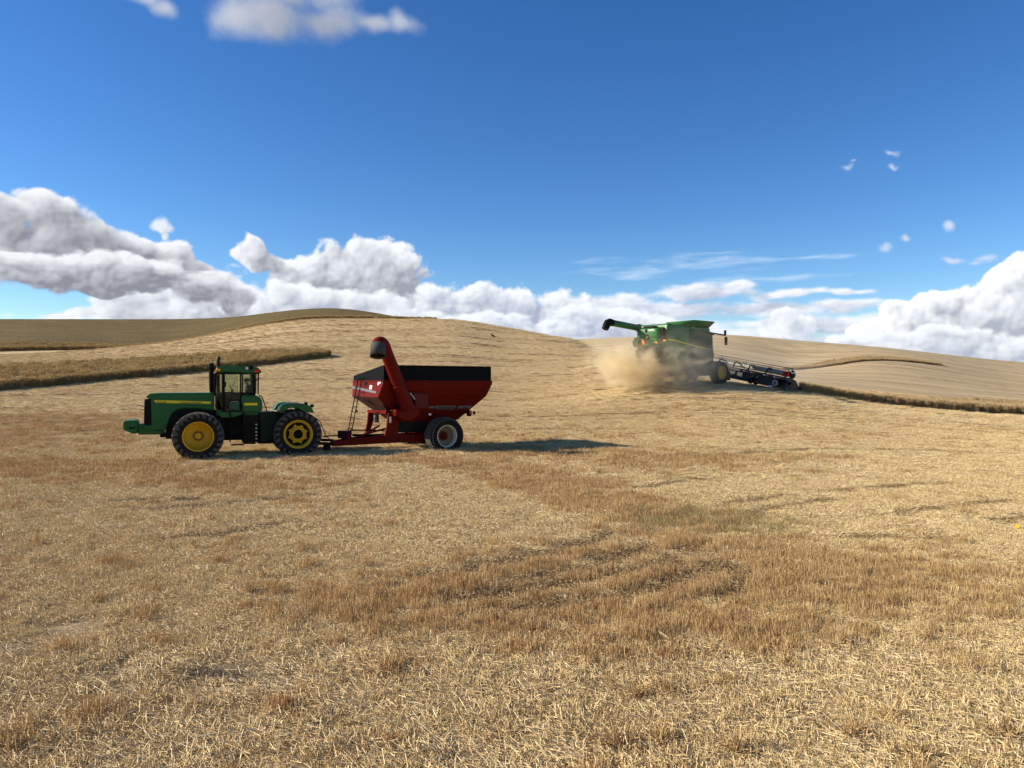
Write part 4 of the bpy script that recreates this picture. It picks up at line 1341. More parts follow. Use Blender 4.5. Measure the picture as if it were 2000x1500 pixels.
MB().box(T(1180, 0, .3)[0], T(900, 0, .3)[0], -0.75, 0.70, T(0, 1020, .3)[1], T(0, 790, .3)[1]).build('transmission', DARK_M, tractor, bevel=0.04)
RDK = paint('dark_green_paint', (0.003, 0.018, 0.006), 0.5, 0.04)
MB().prism(Tp([(1290, 752), (1440, 745), (1740, 780), (1760, 950), (1400, 1030), (1290, 1030)], 0.45), -0.45, 0.45).build('rear_frame', RDK, tractor, bevel=0.02)
MB().prism(Tp([(1300, 757), (1470, 745), (1460, 1000), (1310, 1020)], 0.62), 0.40, 0.62).build('hydraulic_tank', RDK, tractor, bevel=0.03)
for i, cy in enumerate((860, 893, 925, 955, 985, 1020)):
    x, z = T(1275, cy, 0.83)
    MB().lathe([(0, 0.0), (0.035, 0.0), (0.035, 0.05), (0, 0.06)], (x, 0.82, z), 10).build('hydraulic_coupling', STEEL, tractor)
# rear fenders over both tyres
fo = [(1466, 745), (1488, 705), (1515, 682), (1560, 672), (1700, 676), (1745, 690), (1772, 715), (1790, 758), (1700, 748), (1655, 722), (1610, 710), (1560, 716), (1525, 745)]
for s in (1, -1):
    y0, y1 = (1.42, 0.55) if s > 0 else (-1.42, -0.55)
    MB().prism(Tp(fo, 1.42), y1, y0).build('rear_fender', GREEN_P, tractor, bevel=0.03)
for (cx, cy, y) in ((1715, 668, -1.1), (1768, 690, 1.2)):
    x, z = T(cx, cy, y)
    l = MB().box(x - 0.07, x + 0.06, y - 0.09, y + 0.09, z - 0.08, z + 0.04).build('fender_light', BLACK_P, tractor, bevel=0.02)
MB().tube([T3(1800, 800, 0.5), T3(1840, 830, 0.55), T3(1868, 900, 0.5), T3(1890, 960, 0.3)], 0.018, 6).build('hose', BLACK_P, tractor)
MB().bar(T3(1700, 990, 0), T3(1960, 1000, 0), 0.16, 0.10).build('drawbar', DARK_M, tractor, bevel=0.01)
for cx in (760, 1650):
    x, z = T(cx, 955, 1.45)
    MB().tube([(x, -0.98, 0.925), (x, 0.98, 0.925)], 0.20, 16).build('axle', DARK_M, tractor)
TW = 0.72
for cx, kind in ((760, 'front'), (1650, 'rear')):
    x, z = T(cx, 955, 1.45)
    rad = 0.945
    z = rad - 0.02
    for s in (1, -1):
        w = bpy.data.objects.new('wheel', None)
        w.location = (x, s * 1.09, z)
        w.rotation_euler = (0, 0.13 * s + (0.4 if kind == 'rear' else 0), 0)
        link(w, tractor)
        lug_tyre('tyre', w, (0, 0, 0), rad, TW, 0.555, s)
        m = MB()
        if kind == 'front':
            prof = [(0.545, -0.20), (0.50, -0.18), (0.50, -0.04), (0.0, -0.04)]
            prof = [(0.575, 0.29), (0.575, 0.31), (0.535, 0.30), (0.515, 0.25), (0.500, 0.05), (0.485, -0.08), (0.42, -0.14), (0.22, -0.15), (0.215, -0.115), (0.13, -0.11), (0.12, -0.07), (0.0, -0.065)]
            m.lathe(prof, (0, 0, 0), 56, 'y', s)
            m.lathe([(0.575, 0.29), (0.55, 0.1), (0.55, -0.30), (0.575, -0.31)], (0, 0, 0), 56, 'y', s)
            rim = m.build('rim', YELLOW_P, w, smooth=40)
            BOLT = paint('bolt_yellow', (0.40, 0.22, 0.010), 0.5, 0.3)
            for k in range(10):
                a = 2 * math.pi * k / 10
                b = MB()
                b.lathe([(0, -0.075), (0.035, -0.075), (0.035, -0.125), (0, -0.125)], (0.17 * math.cos(a), 0, 0.17 * math.sin(a)), 8, 'y', s)
                b.build('wheel_bolt', BOLT, w)
        else:
            prof = [(0.575, 0.29), (0.575, 0.31), (0.53, 0.305), (0.495, 0.26), (0.470, 0.18), (0.470, 0.05)]
            m.lathe(prof, (0, 0, 0), 56, 'y', s)
            m.lathe([(0.575, 0.29), (0.55, 0.1), (0.55, -0.30), (0.575, -0.31)], (0, 0, 0), 56, 'y', s)
            m.lathe([(0.33, 0.10), (0.33, 0.15), (0.30, 0.165), (0.255, 0.17), (0.25, 0.25), (0.235, 0.27), (0.195, 0.27), (0.185, 0.25), (0.185, 0.05)], (0, 0, 0), 48, 'y', s)
            for k in range(8):
                a = 2 * math.pi * k / 8 + 0.2
                m.box(0, 0.001, 0, 0.001, 0, 0.001)
                ca, sa = math.cos(a), math.sin(a)
                pts = [(0.30 * ca - 0.055 * sa, 0.30 * sa + 0.055 * ca), (0.385 * ca - 0.045 * sa, 0.385 * sa + 0.045 * ca), (0.385 * ca + 0.045 * sa, 0.385 * sa - 0.045 * ca), (0.30 * ca + 0.055 * sa, 0.30 * sa - 0.055 * ca)]
                m.prism(pts, s * 0.11, s * 0.155)
            rim = m.build('rim', YELLOW_P, w, smooth=40)
            MB().lathe([(0.485, 0.06), (0.0, 0.06)], (0, 0, 0), 40, 'y', s).lathe([(0.19, 0.12), (0.12, 0.16), (0, 0.16)], (0, 0, 0), 24, 'y', s).build('hub', BLACK_P, w)

# ------------------------------------------------------------------ the driver and what is in the cab
PERSON_BLUE = paint('dark_blue_cloth', (0.012, 0.018, 0.05), 0.9, 0.0)
SKIN = paint('skin', (0.42, 0.24, 0.16), 0.55, 0.0)
def loftfig(m, pts, rad, seg=12, squash=1.0):
    """limb or trunk through joint points with a radius at each"""
    P_ = [Vector(p) for p in pts]
    fine, rr = [], []
    for i in range(len(P_) - 1):
        a, b = P_[i], P_[i + 1]
        for q in np.linspace(0, 1, 5)[:-1]:
            fine.append(a.lerp(b, q)); rr.append(rad[i] * (1 - q) + rad[i + 1] * q)
    fine.append(P_[-1]); rr.append(rad[-1])
    m.tube(fine, rr, seg)

sx, sz = T(1185, 570, 0.0)
pw = TF.M @ Vector((sx, 0.0, 2.21))
pm = TF.M.copy()
pm.translation = pw
person = thing('person', 'person in dark blue jacket and dark cap sitting in the tractor cab', 'person', pm)
# one continuous body: pelvis, trunk, neck, legs, arms grown from a joint skeleton
J = {'pelvis': (-0.10, 0, 0.13, 0.155), 'waist': (-0.14, 0, 0.30, 0.15), 'chest': (-0.14, 0, 0.50, 0.175), 'shoulders': (-0.11, 0, 0.62, 0.12), 'neck': (-0.07, 0, 0.70, 0.062), 'chin': (-0.035, 0, 0.765, 0.075), 'skull': (-0.03, 0, 0.85, 0.105), 'crown': (-0.035, 0, 0.92, 0.085)}
for s, n in ((1, 'l'), (-1, 'r')):
    J['hip' + n] = (-0.05, s * 0.11, 0.11, 0.095); J['knee' + n] = (0.40, s * 0.15, 0.13, 0.068); J['ankle' + n] = (0.48, s * 0.14, -0.30, 0.045); J['toe' + n] = (0.66, s * 0.15, -0.36, 0.04)
    J['sho' + n] = (-0.11, s * 0.21, 0.60, 0.072); J['elb' + n] = (0.03, s * 0.26, 0.34, 0.052); J['wri' + n] = (0.27, s * 0.16, 0.36, 0.034); J['palm' + n] = (0.34, s * 0.14, 0.385, 0.036)
    for q in range(4):
        J[f'f{q}' + n] = (0.385 + 0.006 * q, s * (0.175 - 0.022 * q), 0.40 - 0.004 * q, 0.011); J[f'g{q}' + n] = (0.40, s * (0.172 - 0.022 * q), 0.365, 0.009)
    J['th' + n] = (0.345, s * 0.095, 0.42, 0.012)
E = [('pelvis', 'waist'), ('waist', 'chest'), ('chest', 'shoulders'), ('shoulders', 'neck'), ('neck', 'chin'), ('chin', 'skull'), ('skull', 'crown')]
for n in 'lr':
    E += [('pelvis', 'hip' + n), ('hip' + n, 'knee' + n), ('knee' + n, 'ankle' + n), ('ankle' + n, 'toe' + n), ('shoulders', 'sho' + n), ('sho' + n, 'elb' + n), ('elb' + n, 'wri' + n), ('wri' + n, 'palm' + n), ('palm' + n, 'th' + n)]
    for q in range(4):
        E += [('palm' + n, f'f{q}' + n), (f'f{q}' + n, f'g{q}' + n)]
names = list(J)
bm = bmesh.new()
sl = bm.verts.layers.skin.verify()
vv = {}
for nme in names:
    x, y, z, r_ = J[nme]
    v = bm.verts.new((x, y, z))
    v[sl].radius = (r_, r_ * (1.25 if nme in ('chest', 'waist', 'pelvis') else 1.0))
    v[sl].use_root = nme == 'pelvis'
    vv[nme] = v
for a, b in E:
    bm.edges.new((vv[a], vv[b]))
me = bpy.data.meshes.new('body')
bm.to_mesh(me)
bm.free()
def person_mat():
    m = bpy.data.materials.new('clothed_body')
    m.use_nodes = True
    t = m.node_tree
    t.nodes.clear()
    N = NT(t)
    x, y, z = N.sep(N.n('ShaderNodeTexCoord').outputs['Object'])
    skin = N.math('MAXIMUM', N.math('GREATER_THAN', z, 0.70), N.math('MULTIPLY', N.math('GREATER_THAN', x, 0.285), N.math('GREATER_THAN', z, 0.30)))
    c = N.mix(skin, N.mix(N.math('LESS_THAN', z, 0.20), (0.012, 0.018, 0.05), (0.02, 0.022, 0.03)), (0.42, 0.24, 0.16))
    bs = N.n('ShaderNodeBsdfPrincipled')
    N.put(bs.inputs['Base Color'], c)
    bs.inputs['Roughness'].default_value = 0.8
    t.links.new(bs.outputs[0], N.n('ShaderNodeOutputMaterial').inputs[0])
    return m
me.materials.append(person_mat())
body = bpy.data.objects.new('body', me)
link(body, person)
md = body.modifiers.new('skin', 'SKIN'); md.use_smooth_shade = True
md = body.modifiers.new('subd', 'SUBSURF'); md.levels = md.render_levels = 2
cp = MB()
rings = []
for q, rr in ((0.86, 0.115), (0.90, 0.116), (0.95, 0.095), (0.975, 0.05)):
    rings.append([(-0.035 + rr * 1.05 * math.cos(a), rr * 0.92 * math.sin(a), q) for a in np.linspace(0, 2 * math.pi, 16, endpoint=False)])
cp.loft(rings)
cp.prism_z([(0.05, -0.085), (0.15, -0.06), (0.17, 0.0), (0.15, 0.06), (0.05, 0.085)], 0.868, 0.880)
cp.build('cap', PERSON_BLUE, person)
f_ = MB()
f_.tube([(0.055, 0, 0.835), (0.088, 0, 0.79), (0.065, 0, 0.782)], [0.012, 0.018, 0.012], 8)
f_.build('nose', SKIN, person)
for s in (-1, 1):
    MB().lathe([(0.0, 0.02), (0.022, 0.012), (0.03, 0.0), (0.0, -0.006)], (-0.03, s * 0.10, 0.81), 10, 'y', s).build('ear', SKIN, person)
for s in (-1, 1):
    MB().lathe([(0, 0.012), (0.012, 0.006), (0.012, -0.01)], (0.066, s * 0.036, 0.838), 10, 'x').build('eye', BLACK_P, person)
MB().tube([(0.066, -0.028, 0.765), (0.072, 0, 0.763), (0.066, 0.028, 0.765)], 0.006, 6).build('mouth', SKIN, person)


x0, x1 = T(1122, 0, 0.62)[0], T(1036, 0, 0.62)[0]
z0, z1 = T(0, 728, 0.62)[1], T(0, 672, 0.62)[1]
cmx = TF.M.copy()
cmx.translation = TF.M @ Vector(((x0 + x1) / 2, 0.60, T(0, 742, CY)[1] + 0.002))
cool = thing('cooler_box', 'teal cooler box standing on the floor of the tractor cab', 'cooler box', cmx)
hw = (x1 - x0) / 2
MB().prism_x([(-0.13, 0.0), (0.13, 0.0), (0.15, 0.20), (-0.15, 0.20)], -hw, hw).build('box', TEAL, cool, bevel=0.015)
MB().box(-hw - 0.01, hw + 0.01, -0.16, 0.16, 0.203, 0.255).build('lid', paint('pale_teal_plastic', (0.04, 0.26, 0.24), 0.4, 0.05), cool, bevel=0.015)
MB().tube([(-hw * 0.8, 0, 0.25), (-hw * 0.75, 0, 0.31), (hw * 0.75, 0, 0.31), (hw * 0.8, 0, 0.25)], 0.012, 6).build('handle', WHITE_D, cool)
# ------------------------------------------------------------------ the grain cart
CF = Frame3((-3.69, 33.99, -2.99), 180 + 33)
def C(cx, cy, Y):
    return CF.on_y(620 + cx / 5.263, 640 + cy / 5.263, Y)
def Cp(pts, Y):
    return [C(a, b, Y) for a, b in pts]
def C3(cx, cy, Y):
    x, z = C(cx, cy, Y)
    return (x, Y, z)
cart = thing('grain_cart', 'red grain cart with black top boards and raised unloading auger behind the tractor', 'grain cart', CF.M)
HW = 1.65
xf, z1 = C(678, 548, HW)
xr, _ = C(1790, 548, HW)
z0t = C(1000, 392, HW)[1]
z2 = C(608, 712, 1.40)[1]
z2r = C(1735, 695, HW)[1]
z3 = C(1100, 955, 0.6)[1]
xf2, xr2 = xf + 0.12, C(1738, 700, 1.45)[0]
xf3, xr3 = C(850, 955, 0.6)[0], C(1440, 960, 0.6)[0]
def ring(xa, xb, w, z):
    return [(xa, w, z), (xb, w, z), (xb, -w, z), (xa, -w, z)]
hp = MB()
hp.loft([ring(xf, xr, HW, z1), ring(xf, xr - 0.02, HW - 0.02, z1 - 0.10), ring(xf2, xr2, 1.40, z2), ring(xf3, xr3, 0.55, z3)], cap=False)
hp.poly([(xf3, 0.55, z3), (xr3, 0.55, z3), (xr3, -0.55, z3), (xf3, -0.55, z3)])
hopper = hp.build('hopper', RED_P, cart, smooth=20)
so_ = hopper.modifiers.new('plate', 'SOLIDIFY'); so_.thickness = 0.02; so_.offset = 1
# rim, ribs and the lighter dusty sloping front plate
rm = MB()
for y in (HW + 0.012, -HW - 0.012):
    rm.box(xr - 0.02, xf + 0.02, y - 0.03, y + 0.03, z1 - 0.035, z1 + 0.02)
rm.box(xf - 0.005, xf + 0.045, -HW + 0.02, HW - 0.02, z1 - 0.035, z1 + 0.02)
rm.box(xr - 0.045, xr + 0.005, -HW + 0.02, HW - 0.02, z1 - 0.035, z1 + 0.02)
rm.build('rim_rail', RED_P, hopper, bevel=0.006)
rb = MB()
zr = C(1300, 668, 1.53)[1]
rb.bar((xr2 + 0.05, 1.50, zr), (xf2 - 0.05, 1.52, zr), 0.03, 0.05)
rb.build('side_rib', RED_P, hopper)
# front plate below the band: painted surface grey with dust
def front_pt(t, w):
    """on the sloping front, t = 0 at the band, 1 at the bottom"""
    return (xf2 + (xf3 - xf2) * t + 0.027, w, z2 + (z3 - z2) * t)
wa, wb = 1.40, 1.40 - 0.85 * 0.72
pl = MB()
q = [front_pt(0.02, 1.37), front_pt(0.72, wb - 0.04), front_pt(0.72, -wb + 0.04), front_pt(0.02, -1.37)]
pl.loft([q, [(p[0] + 0.012, p[1], p[2] - 0.004) for p in q]])
pl.build('front_plate', RED_DUST, hopper)
# black extension boards: tall at the near side, low at the far front corner
EXT = paint('black_board', (0.006, 0.007, 0.008), 0.6, 0.015, spec=0.03)
zt = z0t
zfar = z1 + 0.22
eb = MB()
eb.box(xr + 0.02, xf - 0.02, HW - 0.025, HW - 0.005, z1 + 0.021, zt)
eb.build('side_board', EXT, cart, bevel=0.004)
eb = MB()
eb.prism_x([(HW - 0.03, z1 + 0.021), (HW - 0.03, zt), (-HW + 0.03, zfar), (-HW + 0.03, z1 + 0.021)], xf - 0.040, xf - 0.022)
eb.build('front_board', EXT, cart, bevel=0.004)
eb = MB()
eb.prism([(xr + 0.02, z1 + 0.021), (xf - 0.02, z1 + 0.021), (xf - 0.02, zfar), (xr + 0.02, zt - 0.1)], -HW + 0.005, -HW + 0.025)
eb.build('side_board', EXT, cart, bevel=0.004)
eb = MB()
eb.prism_x([(HW - 0.03, z1 + 0.021), (HW - 0.03, zt), (-HW + 0.03, zt - 0.1), (-HW + 0.03, z1 + 0.021)], xr + 0.022, xr + 0.040)
eb.build('rear_board', EXT, cart, bevel=0.004)
tr_ = MB()
tr_.tube([(xf - 0.03, -HW + 0.015, zfar), (xf - 0.03, HW - 0.015, zt), (xr + 0.03, HW - 0.015, zt)], 0.022, 8)
tr_.build('top_pipe', BLACK_P, cart)
# heap of grain inside
gm = paint('wheat_grain', (0.38, 0.22, 0.075), 0.9, 0.3, dustcol=(0.5, 0.34, 0.15), scale=14)
gp = []
gn = 14
gxs, gys = np.linspace(xr + 0.06, xf - 0.06, gn), np.linspace(-HW + 0.08, HW - 0.08, gn)
V = [(x, y, z1 - 0.25 + 0.28 * math.exp(-((x - (xr + xf) / 2) / 1.6) ** 2 - (y / 0.9) ** 2) + 0.02 * math.sin(7 * x + 5 * y)) for x in gxs for y in gys]
me = raw_mesh('grain_heap', V, grid_faces(gn, gn), smooth=True)
me.materials.append(gm)
gh = bpy.data.objects.new('grain_heap', me)
gh.matrix_world = CF.M
gh['kind'] = 'stuff'
link(gh)

# unloading auger on the near side, hood and rubber spout at its head
bx, bz = C(935, 830, 1.75)
tx, tz = C(668, 150, 2.05)
au = MB()
b0, b1 = Vector((bx, 1.72, bz)), Vector((tx, 2.05, tz))
au.tube([b0, b0.lerp(b1, 0.2), b0.lerp(b1, 0.36), b0.lerp(b1, 0.93)], [0.275, 0.265, 0.262, 0.25], 28)
auger = au.build('auger_tube', RED_P, cart)
dv = (b1 - b0).normalized()
au = MB()
for q in (0.36, 0.02):
    p = b0.lerp(b1, q)
    MB().tube([p - dv * 0.03, p + dv * 0.03], 0.30, 28).build('flange', RED_P, auger, bevel=0.008)
hd = MB()
hdir = Vector((0.80, 0.42, -0.42)).normalized()
pa = b0.lerp(b1, 0.91)
pts, rad = [], []
for q in np.linspace(0, 1, 9):
    a = q * R(122)
    c0 = pa + dv * (0.30 * math.sin(a)) + hdir * (0.20 * (1 - math.cos(a)))
    pts.append(c0); rad.append(0.262 + 0.01 * math.sin(a))
hd.tube(pts, rad, 24)
hd.build('auger_head', RED_P, auger, smooth=60)
e0 = pts[-1]
ed = (pts[-1] - pts[-2]).normalized()
sp = MB()
dn = (ed * 0.30 + Vector((0.05, 0.34, -1.0))).normalized()
sp.tube([e0 - dn * 0.06, e0 + dn * 0.12, e0 + dn * 0.46], [0.285, 0.30, 0.325], 20, cap=False)
spm = paint('spout_rubber', (0.035, 0.037, 0.036), 0.6, 0.35, dustcol=(0.20, 0.20, 0.19), scale=6)
spo = sp.build('spout', spm, auger)
so_ = spo.modifiers.new('wall', 'SOLIDIFY'); so_.thickness = 0.025
MB().tube([e0 - dn * 0.02, e0 + dn * 0.40], 0.27, 16).build('spout_dark_plug', BLACK_P, spo)  # black plug painted as the dark inside of the spout
# fold cylinder and pipe along the tube
cy_ = MB()
off = dv.cross(Vector((0, 1, 0))).normalized()
side = Vector((-0.95, 0.0, -0.25)).normalized()
cy_.tube([b0.lerp(b1, 0.24) + side * 0.30 + Vector((0, 0.1, 0)), b0.lerp(b1, 0.62) + side * 0.31 + Vector((0, .1, 0)), b0.lerp(b1, 0.86) + side * 0.28], 0.024, 8)
cy_.build('hydraulic_pipe', BLACK_P, auger)
MB().tube([C3(950, 670, 1.75), C3(1000, 735, 1.72)], 0.035, 10).build('fold_cylinder', STEEL, cart)
# boot under the tube and the sump
bt = MB()
bt.prism(Cp([(800, 850), (870, 820), (1010, 790), (1060, 850), (1055, 890), (985, 952), (890, 955), (815, 905)], 1.62), 0.45, 1.62)
bt.build('auger_boot', RED_P, cart, bevel=0.06, seg=3)
MB().prism(Cp([(985, 665), (1140, 680), (1140, 825), (1020, 830)], 1.60), 1.30, 1.60).build('gearbox_cover', paint('deep_red_paint', (0.10, 0.006, 0.004), 0.45, 0.05), cart, bevel=0.02)
sm = MB()
sm.prism(Cp([(830, 950), (1440, 955), (1420, 1010), (1080, 1075), (830, 1075)], 0.55), -0.55, 0.55)
sm.build('sump', DARK_M, cart, bevel=0.02)

# carrying frame: upright in front, tongue, braces
for y in (1.05, -1.05):
    up = MB()
    o_ = Cp([(730, 870), (800, 880), (795, 920), (735, 1110), (690, 1110), (712, 1000), (722, 900)], 1.05)
    up.prism(o_, y - 0.05, y + 0.05)
    up.build('upright', RED_P, cart, bevel=0.01)
xu = C(690, 1100, 1.05)[0]
MB().box(C(720, 0, 1.05)[0] - 0.05, C(720, 0, 1.05)[0] + 0.05, -0.998, 0.998, C(0, 905, 1.05)[1], C(0, 870, 1.05)[1]).build('cross_beam', RED_P, cart, bevel=0.01)
MB().prism(Cp([(800, 880), (835, 905), (830, 1105), (735, 1112)], 0.94), 0.86, 0.94).build('gusset', RED_P, cart, bevel=0.01)
MB().prism(Cp([(672, 790), (690, 795), (765, 868), (745, 885), (720, 865)], 1.15), 1.12, 1.15).build('slide_gate', BLACK_P, cart, bevel=0.006)
zt0 = C(1080, 1112, 0.55)[1]
tg = MB()
xh, zh = C(150, 1190, 0.0)
xk, zk = C(1090, 1130, 0.55)
for s in (1, -1):
    tg.loft([[(xh, s * 0.10 - 0.05, zh - 0.11), (xh, s * 0.10 + 0.05, zh - 0.11), (xh, s * 0.10 + 0.05, zh + 0.11), (xh, s * 0.10 - 0.05, zh + 0.11)],
             [(xu, s * 0.55 - 0.06, zk - 0.17), (xu, s * 0.55 + 0.06, zk - 0.17), (xu, s * 0.55 + 0.06, zk + 0.16), (xu, s * 0.55 - 0.06, zk + 0.16)],
             [(xk - 0.4, s * 0.60 - 0.06, zk - 0.15), (xk - 0.4, s * 0.60 + 0.06, zk - 0.15), (xk - 0.4, s * 0.60 + 0.06, zk + 0.15), (xk - 0.4, s * 0.60 - 0.06, zk + 0.15)]])
tg.prism_z([(xh + 0.02, -0.16), (xh + 0.02, 0.16), (xh - 1.0, 0.30), (xh - 1.0, -0.30)], zh - 0.09, zh + 0.075)
tongue = tg.build('tongue', RED_P, cart, bevel=0.01)
ht = MB()
ht.bar((xh - 0.1, 0, zh - 0.02), (xh + 0.62, 0, zh + 0.03), 0.14, 0.12)
ht.box(xh + 0.10, xh + 0.34, -0.12, 0.12, zh - 0.26, zh - 0.06)
ht.build('hitch', BLACK_P, tongue, bevel=0.015)
jb = MB()
jb.prism(Cp([(238, 1062), (345, 1062), (352, 1100), (310, 1140), (240, 1140)], 0.15), -0.20, 0.20)
jb.build('jack_box', BLACK_P, tongue, bevel=0.01)
MB().prism(Cp([(312, 1085), (345, 1085), (358, 1150), (300, 1190), (295, 1150)], 0.2), -0.2, 0.2).build('tongue_bracket', RED_P, tongue, bevel=0.01)
for y, a, b in ((-0.75, (420, 1108), (638, 1004)), (0.80, (490, 1112), (726, 1030))):
    MB().bar((C(a[0], a[1], y)[0], y * 0.45, C(*a, y)[1]), C3(b[0], b[1], y), 0.06, 0.07).build('brace', RED_P, cart)
MB().tube([C3(60, 1118, 0.05), C3(235, 1108, 0.05), C3(350, 1052, -0.1), C3(690, 1058, -0.1)], 0.028, 8).build('hydraulic_hose', BLACK_P, cart)
MB().tube([C3(360, 1105, 0.1), C3(700, 1105, 0.1)], 0.05, 8).build('drive_shaft', BLACK_P, cart)
MB().tube([C3(35, 1000, -0.1), C3(60, 1040, 0.0), C3(85, 1110, 0.0), C3(120, 1140, 0.0)], 0.015, 6).build('hydraulic_hose', BLACK_P, cart)
x, z = C(605, 845, -0.6)
z_b = C(605, 975, -0.6)[1]
can = MB().lathe([(0, 0), (0.105, 0.0), (0.115, 0.02), (0.115, z - z_b - 0.10), (0.09, z - z_b - 0.03), (0.05, z - z_b), (0, z - z_b)], (x, -0.6, z_b), 20, 'z').build('canister', GREY_M, cart)
MB().lathe([(0.118, 0), (0.118, 0.03)], (x, -0.6, z_b + 0.17), 20, 'z').build('strap', BLACK_P, can)

# ladder on the front
ld = MB()
for dy in (-0.20, 0.20):
    top = (xf + 0.10, -0.42 + dy, C(455, 540, -0.4)[1])
    x, z = C(335, 1062, -0.35)
    ld.tube([(xf + 0.03, -0.42 + dy, top[2] + 0.03), (xf + 0.09, -0.42 + dy, top[2] + 0.09), (xf + 0.18, -0.42 + dy, top[2] + 0.02), (x, -0.36 + dy, z)], 0.022, 8)
pa_, pb_ = Vector((xf + 0.19, -0.42, C(455, 570, -0.4)[1])), Vector((x, -0.36, z))
for k in range(9):
    p = pa_.lerp(pb_, 0.03 + k * 0.115)
    ld.tube([p + Vector((0, -0.2, 0)), p + Vector((0, 0.2, 0))], 0.016, 6)
ld.build('ladder', BLACK_P, cart)
x, z = C(412, 858, -0.2)
MB().lathe([(0, 0), (0.05, 0.0), (0.05, 0.06), (0, 0.06)], (x, -0.2, z), 12, 'x').build('reflector', BLACK_P, cart)

# decals: silver band with the maker's name, white warning plates, side lettering
def on_front(px_c, py_c):
    """crop point -> y, z on the front band"""
    return CF.on_x(620 + px_c / 5.263, 640 + py_c / 5.263, xf + 0.06)
def band_x(z):
    return xf + (xf2 - xf) * np.clip((z1 - 0.1 - z) / (z1 - 0.1 - z2), 0, 1) + 0.026
def front_quad(pts, mat, name, parent, d=0.004):
    q = []
    for a, b in pts:
        y, z = on_front(a, b)
        q.append((band_x(z) + d, y, z))
    m = MB()
    m.loft([[(p[0] - 0.004, p[1], p[2]) for p in q], q])
    return m.build(name, mat, parent)
fs = front_quad([(362, 600), (615, 655), (612, 676), (360, 624)], SILVER_D, 'stripe', hopper)
front_quad([(535, 590), (562, 596), (560, 636), (537, 630)], WHITE_D, 'warning_label', hopper)
front_quad([(615, 546), (645, 552), (641, 575), (628, 573), (626, 592), (613, 588)], WHITE_D, 'warning_label', hopper)
front_quad([(478, 530), (505, 537), (502, 598), (476, 592)], BLACK_P, 'inspection_window', hopper)
y0, za = on_front(390, 627)
y1, zb = on_front(480, 648)
lettering('lettering', 'Brent', 0.15, BLACK_P, fs, (band_x(za) + 0.010, y0, za), (0, 1, 0), (0, 0, 1))
for cx, cy, w, h in ((748, 940, 0.10, 0.20), (748, 968, 0.08, 0.08), (786, 882, 0.16, 0.09)):
    x, z = C(cx, cy, 1.1)
    MB().box(x - w / 2, x + w / 2, 1.102, 1.108, z - h / 2, z + h / 2).build('warning_label', WHITE_D, cart)
def side_y(z):
    t = np.clip((z1 - 0.1 - z) / (z1 - 0.1 - z2), 0, 1)
    if z < z2:
        t2 = (z2 - z) / (z2 - z3)
        return 1.40 - 0.85 * t2
    return (HW - 0.02) + (1.40 - HW + 0.02) * t
# the name plate panel hangs on the slope, square to it
pn = math.atan2(0.85, z2 - z3)
def side_pt(cx, cy, d=0.026):
    y = 1.2
    for _ in range(6):
        x, z = C(cx, cy, y)
        y = side_y(z) + d / math.cos(pn)
    return (x, y, z)
def side_quad(pts, mat, name, parent, d):
    q = [Vector(side_pt(a, b, d)) for a, b in pts]
    m = MB()
    m.loft([[p - Vector((0, 0.004, 0)) for p in q], q])
    return m.build(name, mat, parent)
side_quad([(1145, 806), (1195, 806), (1212, 830), (1145, 830)], SILVER_D, 'stripe', hopper, 0.028)
side_quad([(1455, 802), (1590, 802), (1570, 828), (1432, 832)], SILVER_D, 'stripe', hopper, 0.028)
npl = side_quad([(1205, 802), (1425, 802), (1405, 840), (1228, 840)], SILVER_D, 'name_plate', hopper, 0.028)
def side_text(txt, a, b, size, parent):
    p, q = Vector(side_pt(*a, 0.036)), Vector(side_pt(*b, 0.036))
    xd = (q - p).normalized()
    upv = Vector((0, math.sin(pn), math.cos(pn)))
    o = lettering('lettering', txt, size, BLACK_P, parent, p, xd, upv)
    return o
side_text('Unverferth', (1234, 834), (1400, 834), 0.175, npl)
side_text('1084', (1498, 826), (1545, 826), 0.085, npl)
for cx, cy in ((1070, 884),):
    x, y, z = side_pt(cx, cy, 0.03)
    MB().box(x - 0.05, x + 0.05, 1.63, 1.64, z - 0.035, z + 0.035).build('reflector', WHITE_D, cart)
x, z = C(1573, 872, 1.45)
tl = MB().box(x - 0.02, x + 0.10, 1.28, 1.50, z - 0.16, z + 0.10).build('tail_lamp', BLACK_P, cart, bevel=0.01)
MB().box(x - 0.05, x + 0.08, 1.50, 1.53, z - 0.07, z + 0.07).build('lens', REDLENS, tl, bevel=0.01)
MB().box(x + 0.0, x + 0.07, 1.531, 1.536, z + 0.0, z + 0.055).build('reflector', ORANGE, tl)
MB().lathe([(0, 0.0), (0.07, 0.0), (0.07, 0.05), (0, 0.06)], (x - 0.16, 1.45, z - 0.02), 12, 'x', -1).build('lamp', BLACK_P, tl)
MB().bar((x + 0.05, 0.6, z - 0.02), (x + 0.05, 1.4, z - 0.02), 0.06, 0.06).build('lamp_arm', RED_P, tl)

DISC_P = paint('dusty_cream_paint', (0.30, 0.24, 0.15), 0.6, 0.5, dustcol=(0.22, 0.15, 0.08))
